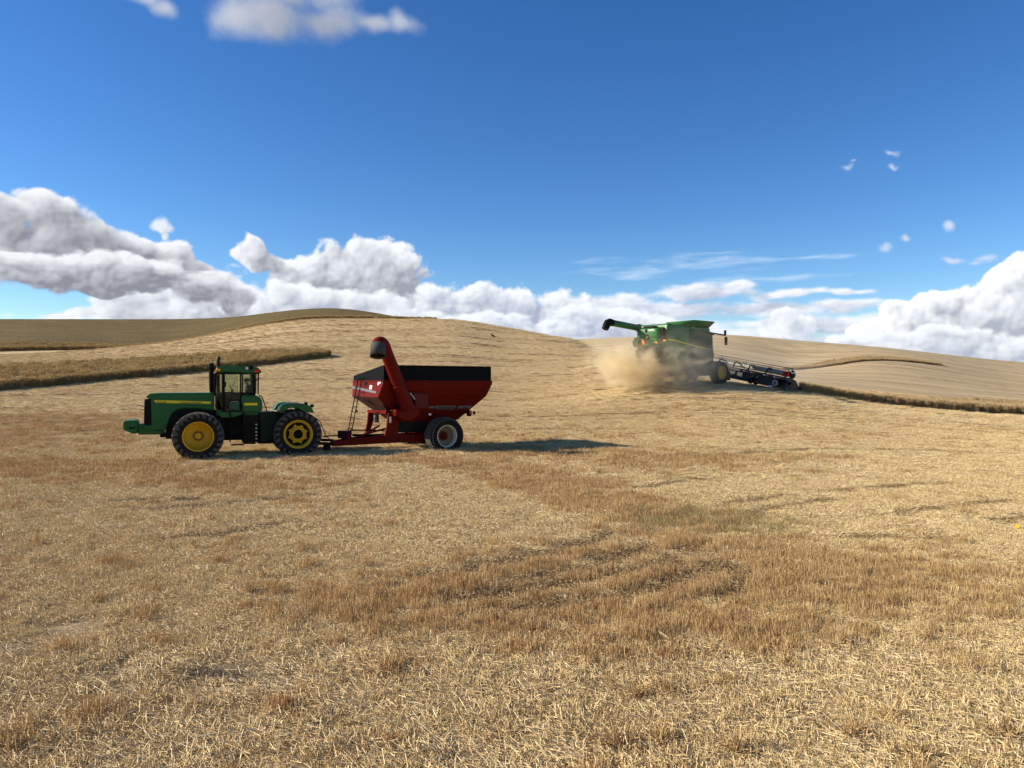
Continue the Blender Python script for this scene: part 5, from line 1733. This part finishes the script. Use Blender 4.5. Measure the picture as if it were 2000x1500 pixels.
# axle and wheels with a diamond tread
xw, zw = C(1345, 1148, 1.78)
rw = 0.80
MB().bar((xw, -1.25, rw), (xw, 1.25, rw), 0.20, 0.20).build('axle', RED_P, cart, bevel=0.02)
MB().prism([(xw - 0.5, rw), (xw + 0.5, rw), (xw + 0.3, z3 + 0.15), (xw - 0.3, z3 + 0.15)], -0.62, -0.50).build('axle_support', RED_P, cart, bevel=0.02)
MB().prism([(xw - 0.5, rw), (xw + 0.5, rw), (xw + 0.3, z3 + 0.15), (xw - 0.3, z3 + 0.15)], 0.50, 0.62).build('axle_support', RED_P, cart, bevel=0.02)
MB().bar((xw - 0.2, 0.58, rw - 0.05), (xk - 0.3, 0.58, zk), 0.12, 0.24).build('frame_rail', RED_P, cart, bevel=0.01)
MB().bar((xw - 0.2, -0.58, rw - 0.05), (xk - 0.3, -0.58, zk), 0.12, 0.24).build('frame_rail', RED_P, cart, bevel=0.01)
for s in (1, -1):
    w = bpy.data.objects.new('wheel', None)
    w.location = (xw, s * 1.40, rw - 0.02)
    w.rotation_euler = (0, 0.2 * s, 0)
    link(w, cart)
    m = MB()
    hw_, rb_ = 0.375, rw - 0.022
    prof = [(0.47, -0.27), (0.52, -0.33), (0.62, -0.378), (rb_ - 0.09, -0.37), (rb_ - 0.03, -0.335), (rb_, -0.25), (rb_ + 0.006, 0), (rb_, 0.25), (rb_ - 0.03, 0.335), (rb_ - 0.09, 0.37), (0.62, 0.378), (0.52, 0.33), (0.47, 0.27)]
    m.lathe(prof, (0, 0, 0), 64)
    ty = m.build('tyre', RUBBER, w, smooth=50)
    t = MB()
    nrow, nth = 7, 44
    for i in range(nrow):
        yy = -0.33 + 0.66 * i / (nrow - 1)
        dr = -0.05 if i in (0, nrow - 1) else (-0.012 if i in (1, nrow - 2) else 0)
        for k in range(nth):
            th = 2 * math.pi * (k + (0.5 if i % 2 else 0)) / nth
            rings_ = []
            for rr, g in ((rw + dr, 0.82), (rb_ + dr - 0.02, 1.1)):
                rings_.append([(rr * math.cos(th + a_), yy + b_, rr * math.sin(th + a_)) for a_, b_ in ((-0.068 * g, 0), (0, 0.072 * g), (0.068 * g, 0), (0, -0.072 * g))])
            t.loft(rings_)
    t.build('tread', paint('worn_tread', (0.13, 0.13, 0.115), 0.9, 0.4, dustcol=(0.22, 0.18, 0.13), spec=0.1), ty, smooth=30)
    m = MB()
    m.lathe([(0.475, 0.27), (0.475, 0.29), (0.44, 0.285), (0.425, 0.22), (0.41, 0.06)], (0, 0, 0), 56, 'y', s)
    m.lathe([(0.475, 0.27), (0.46, 0.0), (0.475, -0.28)], (0, 0, 0), 56, 'y', s)
    m.build('rim', CREAM_P, w, smooth=40)
    MB().lathe([(0.412, 0.065), (0.37, 0.0), (0.36, -0.06), (0.30, -0.09), (0.20, -0.10), (0.19, -0.06), (0, -0.06)], (0, 0, 0), 56, 'y', s).build('wheel_disc', DISC_P, w, smooth=40)
    m = MB().lathe([(0.165, -0.10), (0.165, -0.02), (0.12, -0.01), (0.10, 0.05), (0, 0.06)], (0, 0, 0), 24, 'y', s)
    for k in range(10):
        a = 2 * math.pi * k / 10
        m.lathe([(0.0, -0.02), (0.028, -0.02), (0.028, -0.10)], (0.20 * math.cos(a), 0, 0.20 * math.sin(a)), 8, 'y', s)
    m.build('hub', RED_P, w)
# ------------------------------------------------------------------ the combine harvester, driving away over the shoulder of the hill
KO = (15.87, 63.34)
KZ = land1(17.0, 62.0) - 0.02
KF = Frame3((KO[0], KO[1], KZ), 40)
def K(cx, cy, Y):
    """points measured on a plane of the machine, from the detail view of its body"""
    return KF.on_y(1220 + cx / 9.524, 610 + cy / 9.524, Y)
def Kx(cx, cy, X):
    return KF.on_x(1220 + cx / 9.524, 610 + cy / 9.524, X)
combine = thing('combine_harvester', 'green combine harvester cutting over the hill in its own cloud of dust', 'combine', KF.M)
CGREEN = paint('combine_green', (0.006, 0.120, 0.020), 0.34, 0.10, spec=0.25)
CGREY = paint('dusty_green_panel', (0.010, 0.060, 0.018), 0.55, 0.45, dustcol=(0.13, 0.13, 0.09))
SW = 1.50
# side panels of the main body
x_bk, z_seam = K(800, 470, -SW)
x_md = K(1210, 470, -SW)[0]
x_fr = K(1640, 480, -SW)[0]
z_top = K(830, 200, -SW)[1]
z_low = K(800, 800, -SW)[1]
zb = 1.15
z_md = K(1210, 282, -SW)[1]
z_f1 = K(1535, 338, -SW)[1]
z_f2 = K(1640, 372, -SW)[1]
MB().prism([(x_bk, 1.5), (x_bk, z_top - 0.25), (x_bk + 0.12, z_top), (x_md, z_md), (x_md, zb), (x_bk + 0.7, zb)], -SW, SW).build('side_panel', CGREEN, combine, bevel=0.10, seg=3)
zf = K(1620, 350, -SW)[1]
MB().prism([(x_md + 0.03, zb), (x_md + 0.03, z_md), (K(1535, 338, -SW)[0], z_f1), (x_fr, z_f2), (x_fr + 0.05, 2.1), (x_fr - 0.25, zb)], -SW, SW).build('front_side_panel', CGREY, combine, bevel=0.08, seg=3)
# rear hood with rounded corners
RW = 1.08
x_re = K(620, 470, -RW)[0]
z_rt = K(620, 280, -RW)[1]
z_rb = K(620, 650, -RW)[1]
sec = lambda w, zt_, zb_, rr=0.28: [(w, zb_ + 0.1), (w, zt_ - rr), (w - 0.08, zt_ - 0.08), (w - rr, zt_), (-w + rr, zt_), (-w + 0.08, zt_ - 0.08), (-w, zt_ - rr), (-w, zb_ + 0.1), (-w + 0.1, zb_), (w - 0.1, zb_)]
rh = MB()
R_ = []
for dx, w, zt_, zb_ in ((0.0, RW - 0.20, z_rt - 0.10, z_rb + 0.25), (0.06, RW - 0.06, z_rt - 0.02, z_rb + 0.08), (0.22, RW, z_rt, z_rb), (0.9, RW + 0.06, z_rt + 0.04, z_rb - 0.02), (x_bk - x_re - 0.02, RW + 0.26, z_rt + 0.10, z_rb + 0.25)):
    R_.append([(x_re + dx, y, z) for y, z in sec(w, zt_, zb_)])
rh.loft(R_)
hood_k = rh.build('rear_hood', CGREEN, combine, smooth=50)
sm_ = MB()
for q in R_[1:]:
    pass
zs = K(700, 460, -RW)[1]
sm_.box(x_re + 0.02, x_bk - 0.05, -RW - 0.20, RW + 0.20, zs - 0.025, zs + 0.025)
sm_.box(x_re - 0.012, x_re + 0.05, -RW + 0.20, RW - 0.20, zs - 0.025, zs + 0.025)
sm_.build('seam', BLACK_P, hood_k)
MB().box(x_bk - 0.25, x_bk + 0.02, -SW + 0.25, SW - 0.25, 1.6, z_top - 0.35).build('engine_bay', BLACK_P, combine)
MB().box(x_bk - 0.5, x_bk + 0.3, -0.55, 0.5, z_rt - 0.1, z_rt + 0.17).build('engine_deck', BLACK_P, combine, bevel=0.05)
# chopper and spreader under the hood
MB().prism([(x_re + 0.1, z_rb + 0.1), (x_re - 0.25, z_rb - 0.25), (x_re - 0.15, z_rb - 0.75), (x_re + 1.0, z_rb - 0.7), (x_re + 1.2, z_rb + 0.1)], -0.95, 0.95).build('straw_chopper', DARK_M, combine, bevel=0.03)
MB().prism([(x_re - 0.05, z_rt - 0.75), (x_re - 0.30, z_rt - 0.95), (x_re - 0.28, z_rb + 0.25), (x_re - 0.05, z_rb)], RW - 0.5, RW + 0.12).build('side_vent', CGREY, combine, bevel=0.05)
# marks and lamps on the tail
def rear_box(cx, cy, w, h, mat, name, d=0.02, parent=None):
    y, z = Kx(cx, cy, x_re - 0.012)
    return MB().box(x_re - 0.03 - d, x_re - 0.005, y - w / 2, y + w / 2, z - h / 2, z + h / 2).build(name, mat, parent or hood_k, bevel=0.004)
y, z = Kx(340, 548, x_re - 0.02)
MB().prism_x([(y - 0.22, z - 0.20), (y + 0.22, z - 0.20), (y + 0.05, z + 0.21), (y - 0.05, z + 0.21)], x_re - 0.045, x_re - 0.02).build('slow_vehicle_sign', ORANGE, hood_k)
y, z = Kx(410, 462, x_re - 0.02)
em = MB().prism_x([(y + a, z + b) for a, b in ((-0.19, -0.16), (0.19, -0.16), (0.21, 0.0), (0.17, 0.21), (-0.17, 0.21), (-0.21, 0.0))], x_re - 0.030, x_re - 0.02).build('emblem', BLACK_P, hood_k, bevel=0.004)
deer = [(0.15, -0.10), (0.10, -0.02), (0.04, 0.02), (0.06, 0.10), (0.10, 0.16), (0.04, 0.15), (0.0, 0.08), (-0.06, 0.05), (-0.14, 0.02), (-0.16, -0.05), (-0.10, -0.02), (-0.04, -0.06), (-0.10, -0.12), (0.0, -0.07), (0.06, -0.07)]
MB().prism_x([(y + a, z + b) for a, b in deer], x_re - 0.036, x_re - 0.030).build('leaping_deer', YELLOW_D, em)
rear_box(580, 560, 0.30, 0.11, AMBER, 'reflector')
rear_box(400, 345, 0.16, 0.24, BLACK_P, 'vent')
x, z = K(775, 520, -SW)
MB().box(x - 0.13, x + 0.04, -SW - 0.02, -SW + 0.2, z - 0.08, z + 0.08).build('rear_lamp', AMBER, combine, bevel=0.02)
MB().tube([(x - 0.05, -SW + 0.05, z - 0.1), (x - 0.25, -SW + 0.15, z - 0.7), (x - 0.6, -SW + 0.3, z - 1.1)], 0.02, 6).build('cable', BLACK_P, combine)
# stripe along the side
pts = [K(810, 497, -SW), K(960, 515, -SW), K(1190, 580, -SW), K(1400, 640, -SW), K(1600, 686, -SW)]
low = [K(810, 516, -SW), K(960, 541, -SW), K(1190, 606, -SW), K(1400, 658, -SW), K(1600, 698, -SW)]
MB().prism(pts + low[::-1], -SW - 0.012, -SW + 0.02).build('stripe', YELLOW_D, combine)
# grain tank with flared boards
ytl, ztl = K(960, 262, -1.2)[0], 0
x1, z1_ = K(1300, 140, -1.72)
x2, z2_ = K(1675, 205, -1.72)
x3, z3_ = K(1535, 332, -1.25)
x4, z4_ = K(1280, 290, -1.25)
zt_k = z1_
zb_k = z4_
gt = MB()
yl = Kx(775, 150, x1)[0]
top = [(x1, -1.72, zt_k), (x1, yl, zt_k - 0.02), (x2, yl, zt_k - 0.02), (x2, -1.72, zt_k)]
bot = [(x4 + 0.08, -1.25, zb_k), (x4 + 0.08, yl - 0.35, zb_k), (x3, yl - 0.35, zb_k), (x3, -1.25, zb_k)]
gt.loft([top, bot], cap=False)
tk = gt.build('grain_tank', CGREEN, combine, smooth=15)
so_ = tk.modifiers.new('plate', 'SOLIDIFY'); so_.thickness = 0.04
MB().box(x4 - 0.1, x3 + 0.1, -SW + 0.06, SW - 0.06, 1.8, zb_k + 0.03).build('tank_base', CGREEN, combine, bevel=0.04)
MB().box(x4 + 0.15, x3 - 0.05, -1.2, yl - 0.4, zb_k, zb_k + 0.35).build('grain', gm, tk)
# cab at the front
ca = MB()
ca.prism([(x_fr - 0.1, 1.75), (x_fr + 0.02, z_f2 - 0.12), (x_fr + 0.75, z_f2 - 0.2), (x_fr + 1.0, 2.4), (x_fr + 0.85, 1.75)], -0.95, 0.95)
cab_k = ca.build('cab', DARK_M, combine, bevel=0.10, seg=3)
MB().prism([(x_fr + 0.0, 2.1), (x_fr + 0.08, z_f2 - 0.25), (x_fr + 0.70, z_f2 - 0.3), (x_fr + 0.88, 2.3)], -0.99, -0.96).build('window', glass('tinted_glass', (0.25, 0.28, 0.28), 0.25), cab_k)
MB().prism([(x_fr - 0.6, z_f2 + 0.12), (x_fr + 0.85, z_f2 - 0.06), (x_fr + 0.95, z_f2 - 0.16), (x_fr - 0.6, z_f2 - 0.12)], -1.05, 1.05).build('cab_roof', CGREY, cab_k, bevel=0.05)
MB().prism([(x_fr + 0.0, 1.2), (x_fr + 0.05, 2.6), (x_fr + 0.35, 2.9), (x_fr + 0.55, 2.4), (x_fr + 0.4, 1.7), (x_fr + 0.6, 1.5), (x_fr + 0.5, 1.2)], -1.25, -0.97).build('cab_steps', DARK_M, combine, bevel=0.05)
xm, zm = K(1878, 430, -1.9)
mr = MB()
x0_, z0_ = K(1640, 385, -1.3)
mr.tube([(x0_, -1.2, z0_), (xm - 0.1, -1.88, zm + 0.02), (xm, -1.9, zm)], 0.06, 8)
mr.build('mirror_arm', BLACK_P, combine)
MB().box(xm - 0.10, xm - 0.02, -2.00, -1.80, zm + 0.05, zm + 0.42).build('beacon', BLACK_P, combine, bevel=0.02)
m1 = MB()
m1.box(xm - 0.03, xm + 0.05, -2.05, -1.80, zm - 0.78, zm - 0.12)
m1.build('mirror', BLACK_P, combine, bevel=0.02)
# unloading auger folded back along the left side
YA = 1.42
def K3(cx, cy, Y):          # coarse view of the whole machine
    x, z = KF.on_y(1140 + cx / 4.348, 600 + cy / 4.348, Y)
    return Vector((x, Y, z))
p0, p1, p2 = K3(236, 132, YA), K3(470, 178, YA), K3(560, 196, YA)
ub = MB().tube([p0, p1], 0.245, 18)
ua = ub.build('unloading_auger', CGREEN, combine)
MB().tube([p1, p2, p2 + (p2 - p1).normalized() * 2.6], 0.30, 18).build('auger_elbow', CGREEN, ua)
MB().tube([p1 - (p1 - p0) * 0.02, p1 + (p1 - p0) * 0.02], 0.33, 18).build('flange', DARK_M, ua)
q1, q2 = K3(205, 125, YA), K3(182, 185, YA)
MB().tube([p0 + (p1 - p0) * 0.03, K3(222, 126, YA), K3(204, 134, YA), K3(192, 158, YA), q2], [0.27, 0.28, 0.30, 0.29, 0.25], 18).build('spout', BLACK_P, ua, smooth=60)
# undercarriage and wheels
MB().box(x_bk + 0.4, x_fr, -1.15, 1.15, 0.75, 1.4).build('chassis', DARK_M, combine, bevel=0.05)
ZW = 0.95
for s in (-1, 1):
    w = bpy.data.objects.new('drive_wheel', None)
    w.location = (0.0, s * 1.42, land1(*KF.world(0, s * 1.42, 0)[:2]) - KZ + ZW - 0.03)
    link(w, combine)
    lug_tyre('tyre', w, (0, 0, 0), ZW, 0.70, 0.54, s)
    m = MB().lathe([(0.56, 0.28), (0.56, 0.30), (0.52, 0.29), (0.50, 0.20), (0.46, 0.08), (0.28, 0.05), (0.26, 0.12), (0.0, 0.13)], (0, 0, 0), 48, 'y', s)
    m.lathe([(0.56, 0.28), (0.54, 0.0), (0.56, -0.28)], (0, 0, 0), 48, 'y', s)
    m.build('rim', YELLOW_P, w)
    xw_, zw_ = KF.on_y(1333, 722, -1.3)
    w = bpy.data.objects.new('rear_wheel', None)
    w.location = (xw_, s * 1.25, land1(*KF.world(xw_, s * 1.25, 0)[:2]) - KZ + 0.68)
    link(w, combine)
    lug_tyre('tyre', w, (0, 0, 0), 0.70, 0.52, 0.36, s, lugs=18)
    MB().lathe([(0.38, 0.22), (0.38, 0.23), (0.34, 0.22), (0.32, 0.06), (0.0, 0.04)], (0, 0, 0), 36, 'y', s).build('rim', YELLOW_P, w)
MB().tube([(0, -1.2, ZW), (0, 1.2, ZW)], 0.22, 12).build('axle', DARK_M, combine)
MB().tube([(xw_, -1.1, 0.75), (xw_, 1.1, 0.75)], 0.14, 12).build('axle', DARK_M, combine)
# feeder house and the wide cutting header
MB().loft([[(0.6, -0.7, 1.9), (0.6, 0.7, 1.9), (0.6, 0.7, 1.1), (0.6, -0.7, 1.1)], [(2.75, -0.65, 1.05), (2.75, 0.65, 1.05), (2.75, 0.65, 0.35), (2.75, -0.65, 0.35)]]).build('feeder_house', CGREY, combine, bevel=0.03)
header = bpy.data.objects.new('cutting_header', None)
XH = 3.0
ends = [KF.world(XH, -5.65, 0), KF.world(XH, 5.65, 0)]
hz0 = land1(ends[0][0], ends[0][1]) - KZ
hz1 = land1(ends[1][0], ends[1][1]) - KZ
roll = R(-10.5)
header.location = (XH, 0, hz0 + 5.65 * math.sin(-roll) + 0.10)
header.rotation_euler = (-roll, 0, 0)
link(header, combine)
HD = paint('dark_header_metal', (0.065, 0.064, 0.058), 0.7, 0.45, dustcol=(0.13, 0.12, 0.10))
HL = paint('light_header_metal', (0.36, 0.34, 0.29), 0.6, 0.35, dustcol=(0.24, 0.21, 0.16))
HWD = 5.65
hb = MB().prism([(-0.10, 0.05), (0.0, 0.95), (0.08, 0.95), (0.10, 0.12), (0.9, 0.02), (0.9, -0.03)], -HWD, HWD)
hb.build('back_sheet', HD, header, bevel=0.01)
MB().box(-0.22, -0.05, -HWD, HWD, 0.78, 0.98).build('top_beam', HD, header, bevel=0.02)
MB().box(-0.18, -0.05, -HWD, HWD, 0.18, 0.32).build('lower_beam', HD, header, bevel=0.02)
rv = MB()
for k in range(13):
    y = -HWD + 0.3 + k * (2 * HWD - 0.6) / 12
    rv.prism([(-0.20, 0.30), (-0.06, 0.30), (-0.06, 0.80), (-0.16, 0.80)], y - 0.04, y + 0.04)
rv.build('back_rib', HD, header)
for y in (-HWD, HWD):
    s = 1 if y > 0 else -1
    MB().prism([(-0.25, 0.0), (-0.25, 0.95), (0.3, 1.05), (1.2, 0.75), (1.75, 0.25), (1.9, 0.0), (0.9, -0.05)], y, y + s * 0.10).build('end_shield', HD, header, bevel=0.02)
    MB().prism([(1.5, 0.0), (1.9, 0.35), (2.35, 0.06), (2.0, -0.03)], y - 0.05, y + s * 0.16).build('crop_divider', BLACK_P, header, bevel=0.02)
# pick-up reel
RX, RZ = 0.75, 1.22
reel = MB().tube([(RX, -5.45, RZ), (RX, 5.45, RZ)], 0.165, 14).build('reel_tube', HL, header)
for k in range(6):
    a = 2 * math.pi * k / 6 + 0.3
    bx_, bz_ = RX + 0.50 * math.cos(a), RZ + 0.50 * math.sin(a)
    b = MB().tube([(bx_, -5.45, bz_), (bx_, 5.45, bz_)], 0.026, 6)
    for j in range(60):
        y = -5.40 + j * 0.183
        b.bar((bx_, y, bz_), (bx_ - 0.03, y, bz_ - 0.24), 0.012, 0.012)
    b.build('reel_bat', HD, reel)
for y in (-5.45, -3.6, -1.2, 1.2, 3.6, 5.9):
    sp_ = MB()
    for k in range(6):
        a = 2 * math.pi * k / 6 + 0.3
        sp_.bar((RX, y, RZ), (RX + 0.5 * math.cos(a), y, RZ + 0.5 * math.sin(a)), 0.03, 0.05)
    sp_.build('reel_spider', HD, reel)
for y in (-5.5, -3.75, -2.1, -0.6, 0.9, 3.0, 5.5):
    MB().tube([(-0.12, y, 0.90), (-0.10, y, 1.12), (0.05, y, 1.36), (0.30, y, 1.46), (0.60, y, 1.38), (RX, y, RZ)], 0.055, 8).build('reel_arm', BLACK_P, header)
    MB().tube([(-0.10, y + 0.1, 0.98), (0.25, y + 0.1, 1.38)], 0.04, 8).build('lift_cylinder', HL, header)
MB().prism([(0.3, 0.95), (0.95, 0.95), (1.05, 1.35), (0.65, 1.62), (0.35, 1.5)], -5.71, -5.60).build('reel_drive_cover', BLACK_P, header, bevel=0.05)
MB().box(0.05, 0.40, -5.57, -5.10, 1.05, 1.45).build('reel_end_plate', REDLENS, header, bevel=0.03)
MB().tube([(0.3, -5.73, 1.4), (0.85, -5.73, 1.40), (0.98, -5.73, 1.15)], 0.05, 8).build('marker_plate', WHITE_D, header)
dv_ = MB().tube([(-0.30, -5.0, 0.55), (-0.32, -5.7, 0.7), (0.0, -6.0, 0.62), (0.2, -5.65, 0.4)], 0.07, 8).build('drive_hose', BLACK_P, header)
MB().lathe([(0.10, 0), (0.26, 0.02), (0.26, 0.12), (0.10, 0.14)], (-0.36, -4.9, 0.45), 20, 'x', -1).build('drive_pulley', HL, header)
MB().box(-0.42, -0.22, -5.45, -4.9, 0.35, 0.80).build('drive_box', BLACK_P, header, bevel=0.04)
for y in (-2.05, -2.75, -3.95, -4.9):
    MB().box(-0.245, -0.222, y - 0.17, y + 0.17, 0.83, 0.93).build('reflector', ORANGE, header)
    MB().box(-0.245, -0.222, y + 0.18, y + 0.36, 0.83, 0.93).build('reflector', WHITE_D, header, label='small white reflector')
for y in (-2.75, -3.25):
    gw = MB().lathe([(0.10, -0.09), (0.26, -0.10), (0.28, 0.0), (0.26, 0.10), (0.10, 0.09)], (-0.55, y, 0.28), 24, 'y').build('gauge_wheel', RUBBER, header)
    MB().lathe([(0.12, -0.06), (0.0, -0.03)], (-0.55, y, 0.28), 16, 'y').build('rim', HL, gw)
    MB().bar((-0.55, y + 0.14, 0.28), (-0.1, y + 0.14, 0.70), 0.05, 0.08).build('gauge_arm', HL, header)
MB().box(-0.50, -0.30, -4.65, -4.40, 0.02, 0.18).build('skid_shoe', WHITE_D, header, bevel=0.02)

# ------------------------------------------------------------------ dust and chaff behind it (a real volume)
def dust(name, c, size, yaw, tilt, dens, scale, seed, col, thr=(0.40, 0.75), aniso=0.2):
    bm = bmesh.new()
    bmesh.ops.create_icosphere(bm, subdivisions=3, radius=1.0)
    me = bpy.data.meshes.new(name)
    bm.to_mesh(me)
    bm.free()
    m = bpy.data.materials.new(name)
    m.use_nodes = True
    t = m.node_tree
    t.nodes.clear()
    N = NT(t)
    ob = N.n('ShaderNodeTexCoord').outputs['Object']
    pos = N.vec('MULTIPLY', ob, size)
    n1 = N.noise(N.vec('ADD', N.vec('MULTIPLY', pos, (0.8, 1.0, 1.15)), (seed, seed * 0.7, 0)), scale, 6.0, 0.62, 0.9)
    fall = N.math('SUBTRACT', 1.0, N.vec('LENGTH', ob))
    x, y, z = N.sep(ob)
    fall = N.rng(fall, 0.0, 0.7, 0.0, 1.0, smooth=True)
    fall = N.math('MULTIPLY', fall, N.rng(z, 0.75, -0.35, 0.15, 1.0, smooth=True))
    d_ = N.math('MULTIPLY', N.rng(n1, thr[0], thr[1], 0.0, 1.0, smooth=True), fall)
    pv = N.n('ShaderNodeVolumePrincipled')
    pv.inputs['Color'].default_value = (*col, 1)
    pv.inputs['Anisotropy'].default_value = aniso
    N.put(pv.inputs['Density'], N.math('MULTIPLY', d_, dens))
    t.links.new(pv.outputs[0], N.n('ShaderNodeOutputMaterial').inputs['Volume'])
    me.materials.append(m)
    o = bpy.data.objects.new(name, me)
    o.location = c
    o.scale = size
    o.rotation_euler = (0, tilt, yaw)
    o['kind'] = 'stuff'
    link(o)
    return o
def at(px, py, d_):
    return ((px - 1000) / F * d_, d_, (750 - py) / F * d_)
dust('dust_cloud', at(1232, 708, 58.0), (4.0, 2.6, 2.6), 0.0, R(8), 4.4, 0.85, 3.0, (0.975, 0.86, 0.62), thr=(0.40, 0.72))
dust('dust_cloud', at(1316, 708, 57.5), (3.9, 2.2, 3.1), 0.0, R(7), 1.5, 0.70, 9.0, (0.95, 0.84, 0.66), thr=(0.38, 0.74))
dust('dust_cloud', at(1300, 686, 59.5), (7.4, 3.2, 3.6), 0.0, R(7), 0.45, 0.45, 14.0, (0.95, 0.83, 0.64), thr=(0.30, 0.75))
dust('dust_cloud', at(1480, 712, 75.0), (10.0, 6.0, 3.2), 0.0, R(6), 0.10, 0.30, 22.0, (0.90, 0.80, 0.66), thr=(0.30, 0.72))

# ------------------------------------------------------------------ the black bird on the hill and the yellow flower
p = ground_at(963, 660, 60, 149)
Mb = Matrix.Translation(Vector(p) + Vector((0, 0, 0.0))) @ Matrix.Rotation(R(195), 4, 'Z') @ Matrix.Scale(1.35, 4)
bird = thing('crow', 'small black crow standing on the stubble of the hill', 'bird', Mb)
FEA = paint('black_feathers', (0.006, 0.006, 0.007), 0.5, 0.0)
bmesh_pts = [(-0.40, 0, 0.13, 0.02), (-0.26, 0, 0.165, 0.05), (-0.12, 0, 0.21, 0.10), (0.02, 0, 0.26, 0.12), (0.13, 0, 0.33, 0.095), (0.17, 0, 0.42, 0.06), (0.20, 0, 0.47, 0.062), (0.26, 0, 0.475, 0.035), (0.34, 0, 0.455, 0.008)]
bb = MB()
bb.tube([q[:3] for q in bmesh_pts], [q[3] for q in bmesh_pts], 14)
bb.build('body', FEA, bird, smooth=80)
for s in (-1, 1):
    MB().loft([[(0.12, s * 0.10, 0.34), (0.12, s * 0.085, 0.27), (0.10, s * 0.12, 0.30)], [(-0.12, s * 0.115, 0.26), (-0.12, s * 0.10, 0.17), (-0.12, s * 0.135, 0.21)], [(-0.42, s * 0.02, 0.16), (-0.42, s * 0.01, 0.13), (-0.42, s * 0.03, 0.14)]]).build('wing', FEA, bird, smooth=60)
    MB().tube([(0.0, s * 0.05, 0.2), (0.02, s * 0.05, 0.0), (0.09, s * 0.05, -0.002)], 0.012, 6).build('leg', BLACK_P, bird)

p = ground_at(1986, 1037, 8, 40)
fl = thing('yellow_flower', 'single yellow flower head on a short green stem beside dark stubble', 'flower', Matrix.Translation(Vector(p)) @ Matrix.Rotation(R(-40), 4, 'Z') @ Matrix.Scale(0.62, 4))
STEM = paint('green_stem', (0.09, 0.12, 0.025), 0.8, 0.0)
MB().tube([(0, 0, 0), (0.01, 0, 0.06), (0.0, 0.0, 0.13)], 0.006, 6).build('stem', STEM, fl)
hd = MB().lathe([(0, 0.02), (0.030, 0.014), (0.032, -0.006), (0, -0.012)], (0, -0.004, 0.145), 14, 'y', -1)
hd.build('flower_head', paint('yellow_petals', (0.75, 0.50, 0.02), 0.8, 0.0), fl)
pe = MB()
for k in range(11):
    a = 2 * math.pi * k / 11
    ca, sa = math.cos(a), math.sin(a)
    pe.loft([[(0.025 * ca - 0.008 * sa, -0.014, 0.145 + 0.025 * sa + 0.008 * ca), (0.025 * ca + 0.008 * sa, -0.014, 0.145 + 0.025 * sa - 0.008 * ca), (0.025 * ca, -0.006, 0.145 + 0.025 * sa)],
             [(0.078 * ca - 0.014 * sa, -0.022, 0.145 + 0.078 * sa + 0.014 * ca), (0.078 * ca + 0.014 * sa, -0.022, 0.145 + 0.078 * sa - 0.014 * ca), (0.078 * ca, -0.016, 0.145 + 0.078 * sa)]])
pe.build('petals', bpy.data.materials['yellow_petals'], fl)
lf = MB()
for a in (0.4, 2.2, 4.0):
    lf.loft([[(0.0, 0.0, 0.02), (0.0, 0.004, 0.02), (0.004, 0, 0.02)], [(0.05 * math.cos(a) - 0.012, 0.05 * math.sin(a), 0.06), (0.05 * math.cos(a) + 0.012, 0.05 * math.sin(a), 0.06), (0.05 * math.cos(a), 0.05 * math.sin(a), 0.066)], [(0.11 * math.cos(a), 0.11 * math.sin(a), 0.05), (0.112 * math.cos(a), 0.11 * math.sin(a), 0.05), (0.11 * math.cos(a), 0.11 * math.sin(a), 0.052)]])
lf.build('leaves', STEM, fl)
